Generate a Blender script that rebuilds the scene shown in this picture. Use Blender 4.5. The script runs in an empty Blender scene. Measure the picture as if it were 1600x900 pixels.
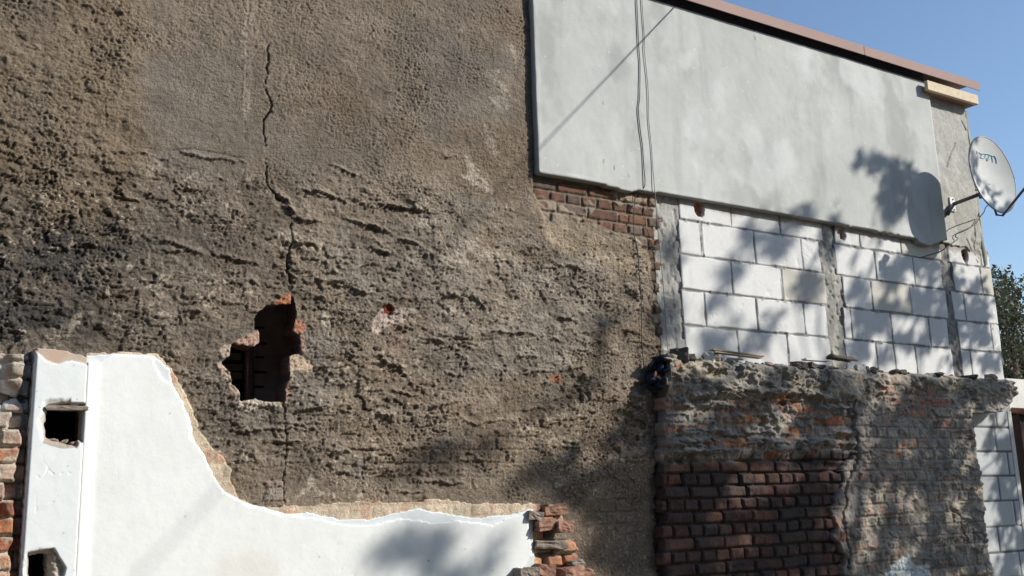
import bpy, bmesh, math, random
import numpy as np
from mathutils import Matrix, Vector
R_ = math.radians
random.seed(7)
RNG = np.random.default_rng(7)
scn = bpy.context.scene
COL = scn.collection

# ------------------------------------------------------------------ camera
F = 1590.0
CAM = np.array([0.0, -5.3, 1.7])
zc = np.array([-235., 7350., -F]); zc /= np.linalg.norm(zc)
xc = np.array([2570., -262., -F]); xc -= zc * (xc @ zc); xc /= np.linalg.norm(xc)
yc = np.cross(zc, xc)
RC = np.stack([xc, yc, zc], 1)                      # world -> camera
cd = bpy.data.cameras.new('camera'); cam = bpy.data.objects.new('camera', cd); COL.objects.link(cam)
M = Matrix([list(r) for r in RC.T]).to_4x4(); M.translation = Vector(CAM)
cam.matrix_world = M
cd.sensor_width = 36.0; cd.lens = F / 1600 * 36.0; cd.clip_end = 2000; cd.clip_start = .05
scn.camera = cam

# ------------------------------------------------------------------ light
AZ, EL = R_(50.2), R_(29.75)
SUN = np.array([math.cos(EL) * math.sin(AZ), -math.cos(EL) * math.cos(AZ), math.sin(EL)])
w = bpy.data.worlds.new('World'); scn.world = w; w.use_nodes = True
nt = w.node_tree; bg = nt.nodes['Background']
sky = nt.nodes.new('ShaderNodeTexSky'); sky.sky_type = 'NISHITA'; sky.sun_disc = False
sky.sun_elevation = EL; sky.sun_rotation = math.atan2(SUN[0], SUN[1])
sky.air_density = 1.0; sky.dust_density = .35; sky.ozone_density = 2.2
nt.links.new(sky.outputs[0], bg.inputs[0]); bg.inputs[1].default_value = 0.15
sl = bpy.data.lights.new('sun', 'SUN'); so = bpy.data.objects.new('sun', sl); COL.objects.link(so)
sl.energy = 4.9; sl.angle = R_(0.53); sl.color = (1.0, .95, .87)
so.rotation_euler = Vector(SUN).to_track_quat('Z', 'Y').to_euler(); so.location = (12, -12, 12)
scn.view_settings.view_transform = 'Standard'; scn.view_settings.look = 'None'
scn.view_settings.exposure = 0.12; scn.view_settings.gamma = 1.0

# ------------------------------------------------------------------ helpers
def at(px, py, Y=0.0):
    "point of the vertical plane y=Y that lies under a pixel of the photograph"
    d = RC.T @ np.array([px - 800., -(py - 450.), -F])
    t = (Y - CAM[1]) / d[1]
    return CAM + d * t
def xz(px, py, Y=0.0):
    p = at(px, py, Y); return float(p[0]), float(p[2])
def poly(pts, Y=0.0):
    return np.array([xz(a, b, Y) for a, b in pts])

def hsh(ix, iz, s):
    with np.errstate(over='ignore'):
        h = ix.astype(np.uint32) * np.uint32(374761393) + iz.astype(np.uint32) * np.uint32(668265263) + np.uint32((s * 2246822519 + 1013) & 0xffffffff)
        h = (h ^ (h >> np.uint32(13))) * np.uint32(1274126177)
        h = h ^ (h >> np.uint32(16))
        h = (h * np.uint32(2654435761)) ^ (h >> np.uint32(7))
    return (h & np.uint32(0xffffff)).astype(np.float32) / np.float32(0xffffff)
def vn(x, z, s=0):
    fx = np.floor(x); fz = np.floor(z)
    ix = fx.astype(np.int64); iz = fz.astype(np.int64)
    u = (x - fx).astype(np.float32); v = (z - fz).astype(np.float32)
    u = u * u * u * (u * (u * 6 - 15) + 10); v = v * v * v * (v * (v * 6 - 15) + 10)
    a = hsh(ix, iz, s); b = hsh(ix + 1, iz, s); c = hsh(ix, iz + 1, s); d = hsh(ix + 1, iz + 1, s)
    return (a + (b - a) * u) * (1 - v) + (c + (d - c) * u) * v
def fbm(x, z, s=0, o=4, g=.5):
    t = 0; a = 1; n = 0
    for i in range(o):
        t = t + a * (vn(x, z, s + i * 17) * 2 - 1); n += a; a *= g
        x, z = (x * .8 - z * .6) * 2.03 + 5.2, (x * .6 + z * .8) * 2.03 + 1.7
    return t / n
def ridge(x, z, s=0, o=3):
    t = 0; a = 1; n = 0
    for i in range(o):
        t = t + a * (1 - np.abs(vn(x, z, s + i * 31) * 2 - 1) * 2); n += a; a *= .55
        x, z = (x * .8 - z * .6) * 2.1 + 3.1, (x * .6 + z * .8) * 2.1 + 9.7
    return t / n
def worley(x, z, s=0):
    fx = np.floor(x); fz = np.floor(z); ix = fx.astype(np.int64); iz = fz.astype(np.int64); u = x - fx; v = z - fz
    f1 = np.full(x.shape, 9., np.float32); f2 = f1.copy()
    for i in (-1, 0, 1):
        for j in (-1, 0, 1):
            px = hsh(ix + i, iz + j, s) + i - u; pz = hsh(ix + i, iz + j, s + 7) + j - v; d = px * px + pz * pz
            f2 = np.minimum(f2, np.maximum(f1, d)); f1 = np.minimum(f1, d)
    return np.sqrt(f1), np.sqrt(f2)
def sstep(a, b, t):
    t = np.clip((t - a) / (b - a), 0, 1); return t * t * (3 - 2 * t)
def blob(x, z, cx, cz, rx, rz, ang=0.0):
    c, s = math.cos(ang), math.sin(ang)
    u = ((x - cx) * c + (z - cz) * s) / rx; v = (-(x - cx) * s + (z - cz) * c) / rz
    return np.exp(-(u * u + v * v))
def pblob(x, z, px, py, rx, ry, ang=0., Y=0.):
    "blob by pixel centre and pixel radii"
    cx, cz = xz(px, py, Y); x2, _ = xz(px + 10, py, Y); _, z2 = xz(px, py - 10, Y)
    return blob(x, z, cx, cz, rx * (x2 - cx) / 10, ry * (z2 - cz) / 10, ang)
def inpoly(x, z, P):
    ins = np.zeros(x.shape, bool); n = len(P)
    x0, z0 = P.min(0); x1, z1 = P.max(0)
    sel = (x > x0) & (x < x1) & (z > z0) & (z < z1)
    xs, zs = x[sel], z[sel]; r = np.zeros(xs.shape, bool)
    j = n - 1
    for i in range(n):
        a, b = P[i], P[j]
        if a[1] != b[1]:
            c = ((a[1] > zs) != (b[1] > zs)) & (xs < (b[0] - a[0]) * (zs - a[1]) / (b[1] - a[1]) + a[0])
            r ^= c
        j = i
    ins[sel] = r
    return ins
def polydist(x, z, P, closed=False, maxd=.25):
    "distance to a polyline, evaluated only near it"
    out = np.full(x.shape, 9.0, np.float32)
    n = len(P)
    for i in range(n if closed else n - 1):
        a, b = P[i], P[(i + 1) % n]
        lo = np.minimum(a, b) - maxd; hi = np.maximum(a, b) + maxd
        sel = (x > lo[0]) & (x < hi[0]) & (z > lo[1]) & (z < hi[1])
        if not sel.any(): continue
        xs, zs = x[sel] - a[0], z[sel] - a[1]; d = b - a; L = d @ d + 1e-12
        t = np.clip((xs * d[0] + zs * d[1]) / L, 0, 1)
        dd = np.hypot(xs - t * d[0], zs - t * d[1])
        out[sel] = np.minimum(out[sel], dd)
    return out
def sdf(x, z, P, maxd=.3):
    d = polydist(x, z, P, True, maxd); return np.where(inpoly(x, z, P), -np.minimum(d, maxd), np.minimum(d, maxd))
def mixc(c, c2, m):
    m = np.asarray(m)[..., None]; return c * (1 - m) + np.array(c2, np.float32) * m

def tag(o, label=None, cat=None, group=None, kind=None):
    for k, v in (('label', label), ('category', cat), ('group', group), ('kind', kind)):
        if v: o[k] = v
    return o
def thing(name, label, cat, loc, group=None):
    o = bpy.data.objects.new(name, None); o.empty_display_size = .2; COL.objects.link(o)
    o.location = loc; return tag(o, label, cat, group)
def link(me, name, mat, parent=None):
    o = bpy.data.objects.new(name, me); COL.objects.link(o)
    if mat: me.materials.append(mat)
    if parent:
        o.parent = parent; p = parent; t = Vector((0, 0, 0))
        while p: t += p.location; p = p.parent
        o.location = -t
    else:
        n = len(me.vertices); c = np.empty(n * 3, np.float32); me.vertices.foreach_get('co', c); c = c.reshape(-1, 3)
        b = Vector(((c[:, 0].min() + c[:, 0].max()) / 2, (c[:, 1].min() + c[:, 1].max()) / 2, c[:, 2].min()))
        me.transform(Matrix.Translation(-b)); o.location = b
    return o
def raw_mesh(name, V, Q, C=None, smooth=True):
    me = bpy.data.meshes.new(name)
    V = np.ascontiguousarray(V, np.float32); Q = np.ascontiguousarray(Q, np.int32)
    me.vertices.add(len(V)); me.vertices.foreach_set('co', V.ravel())
    me.loops.add(Q.size); me.loops.foreach_set('vertex_index', Q.ravel())
    me.polygons.add(len(Q)); me.polygons.foreach_set('loop_start', np.arange(0, Q.size, Q.shape[1], dtype=np.int32))
    me.polygons.foreach_set('use_smooth', np.full(len(Q), smooth))
    me.update(calc_edges=True)
    if C is not None:
        a = me.color_attributes.new('Col', 'FLOAT_COLOR', 'POINT')
        cc = np.ones((len(V), 4), np.float32); cc[:, :3] = np.clip(C, 0.004, .9); a.data.foreach_set('color', cc.ravel())
    return me
def relief(name, xs, zs, hfun, cfun, mat, parent=None, mask=None, yf=0., yb=.25, rimc=None, smooth_it=3, jag=0.0, holes_y=None):
    "a wall surface with real relief: a fine height-field sheet with its edges (and holes) carried back to yb"
    X, Z = np.meshgrid(np.asarray(xs, np.float64), np.asarray(zs, np.float64))
    h = hfun(X, Z).astype(np.float32); C = cfun(X, Z, h).astype(np.float32)
    nz, nx = X.shape
    V = np.stack([X, yf - h, Z], -1).reshape(-1, 3).astype(np.float32); C = C.reshape(-1, 3)
    i = np.arange(nz - 1)[:, None] * nx + np.arange(nx - 1)[None]
    Q = np.stack([i, i + 1, i + nx + 1, i + nx], -1).reshape(-1, 4)
    if mask is not None:
        xm = (X[:-1, :-1] + X[1:, 1:]) / 2; zm = (Z[:-1, :-1] + Z[1:, 1:]) / 2
        Q = Q[mask(xm, zm).ravel()]
    used = np.zeros(len(V), bool); used[Q.ravel()] = True
    idx = np.cumsum(used) - 1; V = V[used]; C = C[used]; Q = idx[Q]
    N = len(V)
    a = Q.ravel(); b = np.roll(Q, -1, 1).ravel()
    k = a.astype(np.int64) * N + b; kr = b.astype(np.int64) * N + a
    m = ~np.isin(k, kr); a, b = a[m], b[m]
    for _ in range(smooth_it):
        s = np.zeros((N, 2)); n = np.zeros(N)
        np.add.at(s, a, V[b][:, [0, 2]]); np.add.at(n, a, 1); np.add.at(s, b, V[a][:, [0, 2]]); np.add.at(n, b, 1)
        sel = n > 0; av = s[sel] / n[sel][:, None]
        V[sel, 0] = V[sel, 0] * .5 + av[:, 0] * .5; V[sel, 2] = V[sel, 2] * .5 + av[:, 1] * .5
    bv = np.unique(np.concatenate([a, b])); remap = np.full(N, -1); remap[bv] = np.arange(len(bv))
    W = [V]; CC = [C]; QQ = [Q]; prev = None; base = N
    depths = [.02, .06, .12] if (yb - yf) > .2 else ([.02, .05, .09] if jag else [.015])
    rc = C[bv] * .9 if rimc is None else rimc(V[bv, 0].astype(float), V[bv, 2].astype(float)).astype(np.float32)
    pa, pb = a, b
    for d in depths + [None]:
        W2 = V[bv].copy()
        if d is None: W2[:, 1] = yb
        else:
            W2[:, 1] += d; W2[:, 0] += (vn(V[bv, 0] * 40, V[bv, 2] * 40 + d * 50, 5) - .5) * jag; W2[:, 2] += (vn(V[bv, 0] * 40, V[bv, 2] * 40 + d * 50, 9) - .5) * jag
        na, nb = remap[a] + base, remap[b] + base
        QQ.append(np.stack([pb, pa, na, nb], 1)); W.append(W2); CC.append(rc); pa, pb = na, nb; base += len(bv)
    me = raw_mesh(name, np.concatenate(W), np.concatenate(QQ), np.concatenate(CC))
    return link(me, name, mat, parent)
def rng_(a, b, s): return np.arange(a, b + s * .5, s)

class MB:
    def __init__(s): s.v = []; s.f = []
    def add(s, V, Fs):
        b = len(s.v); s.v += [tuple(p) for p in V]; s.f += [tuple(i + b for i in f) for f in Fs]
    def box(s, x0, x1, y0, y1, z0, z1, M=None):
        V = [(x, y, z) for z in (z0, z1) for y in (y0, y1) for x in (x0, x1)]
        if M: V = [tuple(M @ Vector(p)) for p in V]
        s.add(V, [(0, 2, 3, 1), (4, 5, 7, 6), (0, 1, 5, 4), (2, 6, 7, 3), (0, 4, 6, 2), (1, 3, 7, 5)]); return s
    def tube(s, pts, r, n=8, r2=None):
        pts = [Vector(p) for p in pts]; V = []; Fs = []
        for i, p in enumerate(pts):
            d = (pts[min(i + 1, len(pts) - 1)] - pts[max(i - 1, 0)]).normalized()
            u = d.cross(Vector((0.13, .31, .94))); u = u.normalized() if u.length > .01 else d.cross(Vector((1, 0, 0))).normalized()
            q = d.cross(u)
            rr = r if r2 is None else r + (r2 - r) * i / (len(pts) - 1)
            for k in range(n):
                a = 2 * math.pi * k / n; V.append(p + (u * math.cos(a) + q * math.sin(a)) * rr)
        for i in range(len(pts) - 1):
            for k in range(n):
                a = i * n + k; b = i * n + (k + 1) % n; Fs.append((a, b, b + n, a + n))
        Fs.append(tuple(range(n))[::-1]); Fs.append(tuple(range((len(pts) - 1) * n, len(pts) * n)))
        s.add(V, Fs); return s
    def build(s, name, mat, parent=None, smooth=False, bevel=0):
        me = bpy.data.meshes.new(name); me.from_pydata(s.v, [], s.f); me.update()
        bm = bmesh.new(); bm.from_mesh(me); bmesh.ops.recalc_face_normals(bm, faces=bm.faces)
        if bevel: bmesh.ops.bevel(bm, geom=bm.edges[:], offset=bevel, segments=2, affect='EDGES', profile=.6)
        for f in bm.faces: f.smooth = smooth
        bm.to_mesh(me); bm.free()
        return link(me, name, mat, parent)
def spline(pts, n=8):
    P = [np.array(p, float) for p in pts]; P = [2 * P[0] - P[1]] + P + [2 * P[-1] - P[-2]]; out = []
    for i in range(1, len(P) - 2):
        for k in range(n):
            t = k / n; a, b, c, d = P[i - 1], P[i], P[i + 1], P[i + 2]
            out.append(.5 * ((2 * b) + (-a + c) * t + (2 * a - 5 * b + 4 * c - d) * t * t + (-a + 3 * b - 3 * c + d) * t ** 3))
    out.append(P[-2]); return out
def chunk(name, mat, loc, size, seed, parent=None, box=False, rot=None):
    "a broken lump: brick or mortar rubble"
    r = random.Random(seed); bm = bmesh.new()
    if box:
        bmesh.ops.create_cube(bm, size=1); bmesh.ops.subdivide_edges(bm, edges=bm.edges[:], cuts=4, use_grid_fill=True)
    else: bmesh.ops.create_icosphere(bm, subdivisions=3, radius=.5)
    off = Vector((r.random() * 9, r.random() * 9, r.random() * 9))
    from mathutils import noise
    planes = [(Vector((r.gauss(0, 1), r.gauss(0, 1), r.gauss(0, 1))).normalized(), r.uniform(.3, .46)) for _ in range(7)]
    for v in bm.verts:
        if not box:
            for n_, d in planes:
                k = v.co.dot(n_) - d
                if k > 0: v.co -= n_ * k
        else:
            for n_, d in planes[:3]:
                k = v.co.dot(n_) - (d + .28)
                if k > 0: v.co -= n_ * k
        v.co += v.co.normalized() * (noise.noise(v.co * 3 + off) * .10 + noise.noise(v.co * 9 + off) * .05)
    R = rot or Matrix.Rotation(r.uniform(0, 6.28), 4, 'Z') @ Matrix.Rotation(r.uniform(-.5, .5), 4, 'X')
    bm.transform(Matrix.Translation(loc) @ R @ Matrix.Diagonal((*size, 1)))
    for f in bm.faces: f.smooth = False
    me = bpy.data.meshes.new(name); bm.to_mesh(me); bm.free()
    return link(me, name, mat, parent)

# ------------------------------------------------------------------ materials
def mat(name, color=None, rough=.9, var=.25, vscale=60, bumps=((160, .5, .004),), metal=0, spec=.3, detail=6, streak=None, tint=None):
    m = bpy.data.materials.new(name); m.use_nodes = True; n = m.node_tree; L = n.links; b = n.nodes['Principled BSDF']
    b.inputs['Roughness'].default_value = rough; b.inputs['Metallic'].default_value = metal
    b.inputs['Specular IOR Level'].default_value = spec
    tc = n.nodes.new('ShaderNodeTexCoord')
    if color is None:
        c = n.nodes.new('ShaderNodeAttribute'); c.attribute_name = 'Col'; src = c.outputs['Color']
    else:
        c = n.nodes.new('ShaderNodeRGB'); c.outputs[0].default_value = (*color, 1); src = c.outputs[0]
    def noise(scale, det=detail, vec=None):
        t = n.nodes.new('ShaderNodeTexNoise'); t.inputs['Scale'].default_value = scale; t.inputs['Detail'].default_value = det
        t.inputs['Roughness'].default_value = .6; L.new(vec or tc.outputs['Object'], t.inputs['Vector']); return t.outputs['Fac']
    if var:
        f = noise(vscale); mr = n.nodes.new('ShaderNodeMapRange'); mr.inputs['From Min'].default_value = .3; mr.inputs['From Max'].default_value = .7
        mr.inputs['To Min'].default_value = 1 - var; mr.inputs['To Max'].default_value = 1 + var; L.new(f, mr.inputs['Value'])
        f2 = noise(vscale * .13, 3); mr2 = n.nodes.new('ShaderNodeMapRange'); mr2.inputs['From Min'].default_value = .3; mr2.inputs['From Max'].default_value = .7
        mr2.inputs['To Min'].default_value = 1 - var * .5; mr2.inputs['To Max'].default_value = 1 + var * .5; L.new(f2, mr2.inputs['Value'])
        mu = n.nodes.new('ShaderNodeMath'); mu.operation = 'MULTIPLY'; L.new(mr.outputs[0], mu.inputs[0]); L.new(mr2.outputs[0], mu.inputs[1])
        mx = n.nodes.new('ShaderNodeVectorMath'); mx.operation = 'SCALE'; L.new(src, mx.inputs[0]); L.new(mu.outputs[0], mx.inputs['Scale']); src = mx.outputs[0]
    L.new(src, b.inputs['Base Color'])
    prev = None
    for sc, st, di in bumps:
        f = noise(sc, 5); bp = n.nodes.new('ShaderNodeBump'); bp.inputs['Strength'].default_value = st; bp.inputs['Distance'].default_value = di
        L.new(f, bp.inputs['Height'])
        if prev: L.new(prev, bp.inputs['Normal'])
        prev = bp.outputs[0]
    if prev: L.new(prev, b.inputs['Normal'])
    return m
MAT = dict(
    plaster=mat('old_plaster', None, .95, .30, 190, ((110, 1., .012), (300, .9, .005))),
    brick=mat('brick_work', None, .92, .28, 120, ((110, .7, .009), (280, .6, .004))),
    white=mat('white_plaster', None, .8, .03, 14, ((25, .25, .006), (140, .15, .002))),
    block=mat('aerated_block', None, .9, .04, 30, ((60, .2, .003), (240, .25, .0015))),
    render=mat('cement_render', None, .85, .05, 9, ((14, .35, .006), (90, .2, .002))),
    concrete=mat('rough_concrete', None, .92, .14, 40, ((50, .4, .006), (200, .4, .003))),
    rubble=mat('rubble', (.26, .22, .18), .95, .3, 30, ((60, .6, .006),)),
    redrubble=mat('red_rubble', (.34, .19, .135), .95, .35, 25, ((60, .6, .006),)),
    darkstone=mat('dark_stone', (.10, .09, .08), .9, .3, 30, ((60, .6, .006),)),
    roof=mat('red_sheet', (.40, .285, .25), .8, .04, 3, (), spec=.1),
    eaves_dark=mat('dark_board', (.06, .055, .075), .8, .1, 20, ()),
    pine=mat('pine_wood', (.62, .50, .34), .7, .15, 30, ((80, .3, .002),)),
    brownwood=mat('brown_wood', (.30, .18, .13), .75, .25, 30, ((60, .3, .003),)),
    oldwood=mat('grey_wood', (.34, .28, .20), .85, .25, 50, ((80, .3, .003),)),
    dish=mat('dish_paint', (.60, .61, .585), .8, .06, 8, (), spec=.1),
    dishback=mat('dish_back', (.30, .30, .31), .5, .05, 8, ()),
    steel=mat('grey_steel', (.16, .15, .17), .5, .1, 30, (), metal=.4),
    galv=mat('pale_steel', (.7, .72, .68), .5, .1, 30, ()),
    ink=mat('blue_ink', (.22, .45, .60), .7, 0, 1, ()),
    cable=mat('dark_cable', (.07, .07, .075), .6, 0, 1, ()),
    wire=mat('grey_cable', (.24, .23, .21), .6, 0, 1, ()),
    foam=mat('foam_edge', (.72, .70, .55), .9, .15, 50, ((60, .5, .005),)),
    rag=mat('blue_cloth', (.022, .03, .055), .95, .4, 40, ((60, .5, .01),)),
    ragorange=mat('orange_cloth', (.30, .11, .05), .95, .3, 40, ()),
    ground=mat('rubble_ground', (.13, .115, .09), .95, .35, 6, ((20, .8, .03), (80, .6, .01))),
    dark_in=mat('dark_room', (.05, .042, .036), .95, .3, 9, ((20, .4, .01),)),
    board=mat('brown_board', (.62, .54, .46), .85, .2, 12, ((30, .3, .004),)),
    bark=mat('bark', (.13, .10, .075), .95, .3, 20, ((30, .8, .02),)),
    brown=mat('brown_shed', (.022, .013, .012), .9, .3, 10, ((20, .4, .01),)),
    slabwhite=mat('limewash', (.66, .66, .62), .9, .12, 6, ((20, .4, .008),)),
    tile=mat('clay_tile', (.16, .07, .05), .85, .2, 10, ()),
)
def leafmat(name, c):
    m = bpy.data.materials.new(name); m.use_nodes = True; n = m.node_tree; L = n.links; b = n.nodes['Principled BSDF']
    g = n.nodes.new('ShaderNodeNewGeometry'); r = n.nodes.new('ShaderNodeValToRGB')
    r.color_ramp.elements[0].color = (*[v * .55 for v in c], 1); r.color_ramp.elements[1].color = (*[v * 1.5 for v in c], 1)
    L.new(g.outputs['Random Per Island'], r.inputs[0]); L.new(r.outputs[0], b.inputs['Base Color']); b.inputs['Roughness'].default_value = .55
    return m
MAT['leaf'] = leafmat('leaf', (.07, .095, .03)); MAT['leaf_dark'] = leafmat('leaf_dark', (.045, .068, .022)); MAT['leaf_olive'] = leafmat('leaf_olive', (.09, .10, .05))

# ------------------------------------------------------------------ brick pattern
def brickfield(x, z, course, length, x0=0., z0=0., bond='running', seed=0, wob=.006, joint=.010):
    x = x + wob * fbm(x * 6, z * 6, seed + 91, 2); z = z + wob * .8 * fbm(x * 3.5, z * 5, seed + 92, 2)
    r = np.floor((z - z0) / course).astype(np.int64)
    if bond == 'english': L = np.where(r % 2 == 0, length, length / 2); off = np.where(r % 2 == 0, 0., length / 4)
    else: L = np.full(x.shape, length); off = np.where(r % 2 == 0, 0., length / 2)
    off = off + (hsh(r, r * 0 + 3, seed) - .5) * .04
    k = np.floor((x - x0 - off) / L).astype(np.int64)
    u = (x - x0 - off) - k * L; v = (z - z0) - r * course
    jj = joint * (.7 + .9 * hsh(k, r, seed + 5))
    d = np.minimum(np.minimum(u, L - u), np.minimum(v, course - v)) - jj / 2
    return d, hsh(k, r, seed + 1), hsh(k, r, seed + 2), hsh(k, r, seed + 3), u / L, v / course, r, k
PAL_RED = np.array([(.20, .10, .075), (.24, .125, .09), (.16, .085, .068), (.27, .155, .115), (.14, .095, .08), (.29, .15, .10)], np.float32)
PAL_OR = np.array([(.36, .15, .085), (.44, .20, .11), (.30, .14, .095), (.36, .22, .16), (.25, .17, .14), (.52, .25, .14)], np.float32)
def pick(pal, r): return pal[np.minimum((r * len(pal)).astype(int), len(pal) - 1)]
def ledges(x, z, L):
    "mortar lips: sharp lower edge that throws a shadow, fading upwards"
    h = np.zeros(x.shape, np.float32)
    for (cx, cz, w_, t_, a_, sl_, sd) in L:
        sel = (np.abs(x - cx) < w_ * 1.3) & (z > cz - .08) & (z < cz + t_ * 4 + .06)
        if not sel.any(): continue
        xs, zs = x[sel], z[sel]
        zl = cz + sl_ * (xs - cx) + .026 * fbm(xs * 12, xs * 0 + sd, int(sd) + 3, 4, .6) + .010 * fbm(xs * 50, zs * 30, int(sd) + 7, 3)
        e = 1 - np.abs((xs - cx) / w_) ** 3; e = np.clip(e + .55 * fbm(xs * 22, zs * 24, int(sd), 3), 0, 1.2)
        dz = zs - zl
        h[sel] += a_ * e * np.where(dz < 0, np.exp(dz / .0025) * .5, np.exp(-(dz / t_) ** 1.5))
    return h

# ==================================================================== 1. OLD DARK PLASTERED WALL
def px_poly(s): return poly(s)
HOLE = poly([(453, 460), (458, 465), (461, 489), (459, 503), (456, 518), (466.7, 524), (468, 553), (451, 557), (449.6, 577), (450.8, 592), (443.5, 609), (441, 631), (432, 629.5), (400, 626), (372.6, 627), (371.8, 611), (360, 600), (358, 582), (344.4, 567), (356.7, 557), (359, 541), (362.8, 536.6), (391, 543), (402, 538), (403, 521), (396, 515.8), (396, 498.7), (404.4, 486.5), (417.8, 476.7), (441, 475.5), (452, 475.5)])
CRACK = poly([(419, 70), (416, 105), (414, 140), (424, 165), (421, 176), (413, 187), (411, 202), (416, 235), (414, 270), (418, 290), (430, 310), (446, 322), (454, 345), (453, 380), (447, 400), (449, 425), (456, 445), (456, 462)])
CRACKS2 = [poly(p) for p in (
    [(441, 630), (444, 660), (446, 700), (443, 740), (442, 785)], [(566, 708), (564, 735), (563, 757)], [(566, 768), (564, 782)],
    [(473, 22), (468, 42), (449, 58), (445, 80)], [(572, 30), (582, 50), (570, 60)], [(500, 84), (505, 100), (511, 117)],
    [(388, 0), (386, 60), (383, 130), (382, 220)], [(160, 60), (163, 120), (165, 200)],
    [(205, 230), (260, 236), (300, 233), (380, 248)])]
BP = poly([(833, 262), (960, 270), (1026, 290), (1027, 372), (1014, 396), (1000, 385), (985, 366), (955, 362), (925, 345), (905, 348), (885, 335), (872, 346), (850, 345), (843, 322), (833, 300)])
TANP = poly([(832, 275), (845, 285), (860, 330), (900, 350), (980, 360), (1020, 385), (1020, 440), (990, 430), (940, 410), (880, 395), (845, 375), (833, 330)])
CPATCH = [  # polygon, colour, extra height
    ([(425, 476), (441, 462), (453, 460), (453, 476)], (.52, .22, .12), .0),
    ([(457, 498), (470, 503), (477, 514), (470, 521), (455, 519)], (.50, .24, .16), .004),
    ([(464, 522), (472, 528), (473, 553), (466, 555)], (.42, .27, .22), .002),
    ([(449, 557), (466, 555), (480, 565), (487, 575), (478, 583), (458, 578), (450, 590)], (.56, .44, .32), .004),
    ([(360, 537), (375, 529), (393, 520), (403, 519), (404, 539), (391, 545)], (.50, .34, .27), .012),
    ([(340, 548), (347, 540), (359, 539), (357, 558), (345, 560)], (.55, .47, .38), .010),
    ([(336, 571), (343, 565), (359, 581), (361, 600), (372, 611), (373, 628), (370, 632), (360, 618), (356, 598), (344, 586)], (.56, .45, .36), .006),
    ([(370, 625), (400, 625), (433, 629), (438, 637), (402, 631), (396, 641), (383, 645), (371, 636)], (.60, .54, .45), .006),
    ([(438, 628), (446, 600), (452, 590), (450, 615), (443, 636)], (.40, .27, .21), .0),
    ([(578, 508), (584, 497), (594, 484), (602, 480), (612, 490), (622, 484), (637, 490), (628, 504), (612, 507), (600, 512), (588, 524), (580, 520)], (.58, .48, .42), .0),
    ([(597, 478), (608, 476), (614, 483), (610, 492), (600, 489)], (.42, .10, .05), -.025),
    ([(497, 486), (506, 484), (511, 496), (508, 514), (501, 505)], (.55, .50, .42), .0),
    ([(413, 753), (440, 752), (441, 760), (414, 761)], (.34, .26, .22), .012), ([(417, 763), (440, 762), (440, 781), (410, 782)], (.30, .27, .23), .010),
    ([(553, 713), (564, 714), (563, 746), (552, 746)], (.26, .235, .21), .006),
]
CPATCH = [(poly(a), c, h) for a, c, h in CPATCH]
SPRAY = [  # pale scratches and splashes: px, py, rx, ry, angle, strength
    (745, 285, 30, 16, -.5, .9), (735, 262, 9, 22, .5, .7), (765, 225, 9, 30, .45, .55), (800, 85, 5, 24, .3, .8), (783, 140, 9, 28, .3, .7),
    (780, 160, 18, 14, .3, .5), (720, 45, 8, 10, 0, .5), (665, 350, 24, 6, .2, .7), (645, 410, 18, 12, 0, .5), (735, 385, 22, 14, 0, .55),
    (710, 405, 26, 14, 0, .6), (765, 400, 20, 14, 0, .6), (850, 430, 26, 18, 0, .5), (660, 345, 10, 6, 0, .6), (700, 485, 26, 12, -.2, .6), (790, 500, 20, 10, 0, .4),
    (630, 490, 34, 14, 0, .55), (507, 500, 10, 18, .3, .6), (120, 497, 8, 12, 0, 1.0), (166, 462, 4, 16, 0, .9), (68, 440, 12, 12, 0, .6), (123, 430, 8, 12, 0, .5), (48, 368, 9, 6, 0, .5), (110, 385, 9, 5, 0, .5),
    (200, 418, 12, 6, 0, .5), (290, 340, 6, 12, -.4, .6), (362, 460, 5, 14, -.3, .7), (80, 528, 34, 5, .25, .5), (90, 515, 40, 12, .1, .3),
    (490, 762, 12, 18, .6, .7), (470, 770, 22, 6, .5, .8), (485, 755, 8, 10, -.7, .7), (560, 775, 6, 8, 0, .5), (400, 690, 14, 10, 0, .3),
    (840, 490, 20, 10, 0, .45), (880, 560, 18, 12, 0, .4), (915, 470, 16, 12, 0, .5), (925, 415, 14, 12, 0, .6), (955, 400, 18, 10, 0, .5), (820, 545, 22, 8, 0, .4),
    (970, 570, 40, 26, 0, .35), (880, 600, 30, 14, 0, .3), (900, 640, 20, 10, .3, .35), (382, 60, 7, 70, 0, .45), (384, 160, 4, 60, 0, .35), (770, 620, 22, 8, 0, .3), (690, 790, 8, 6, 0, .4)]
ZC0 = .0
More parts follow.
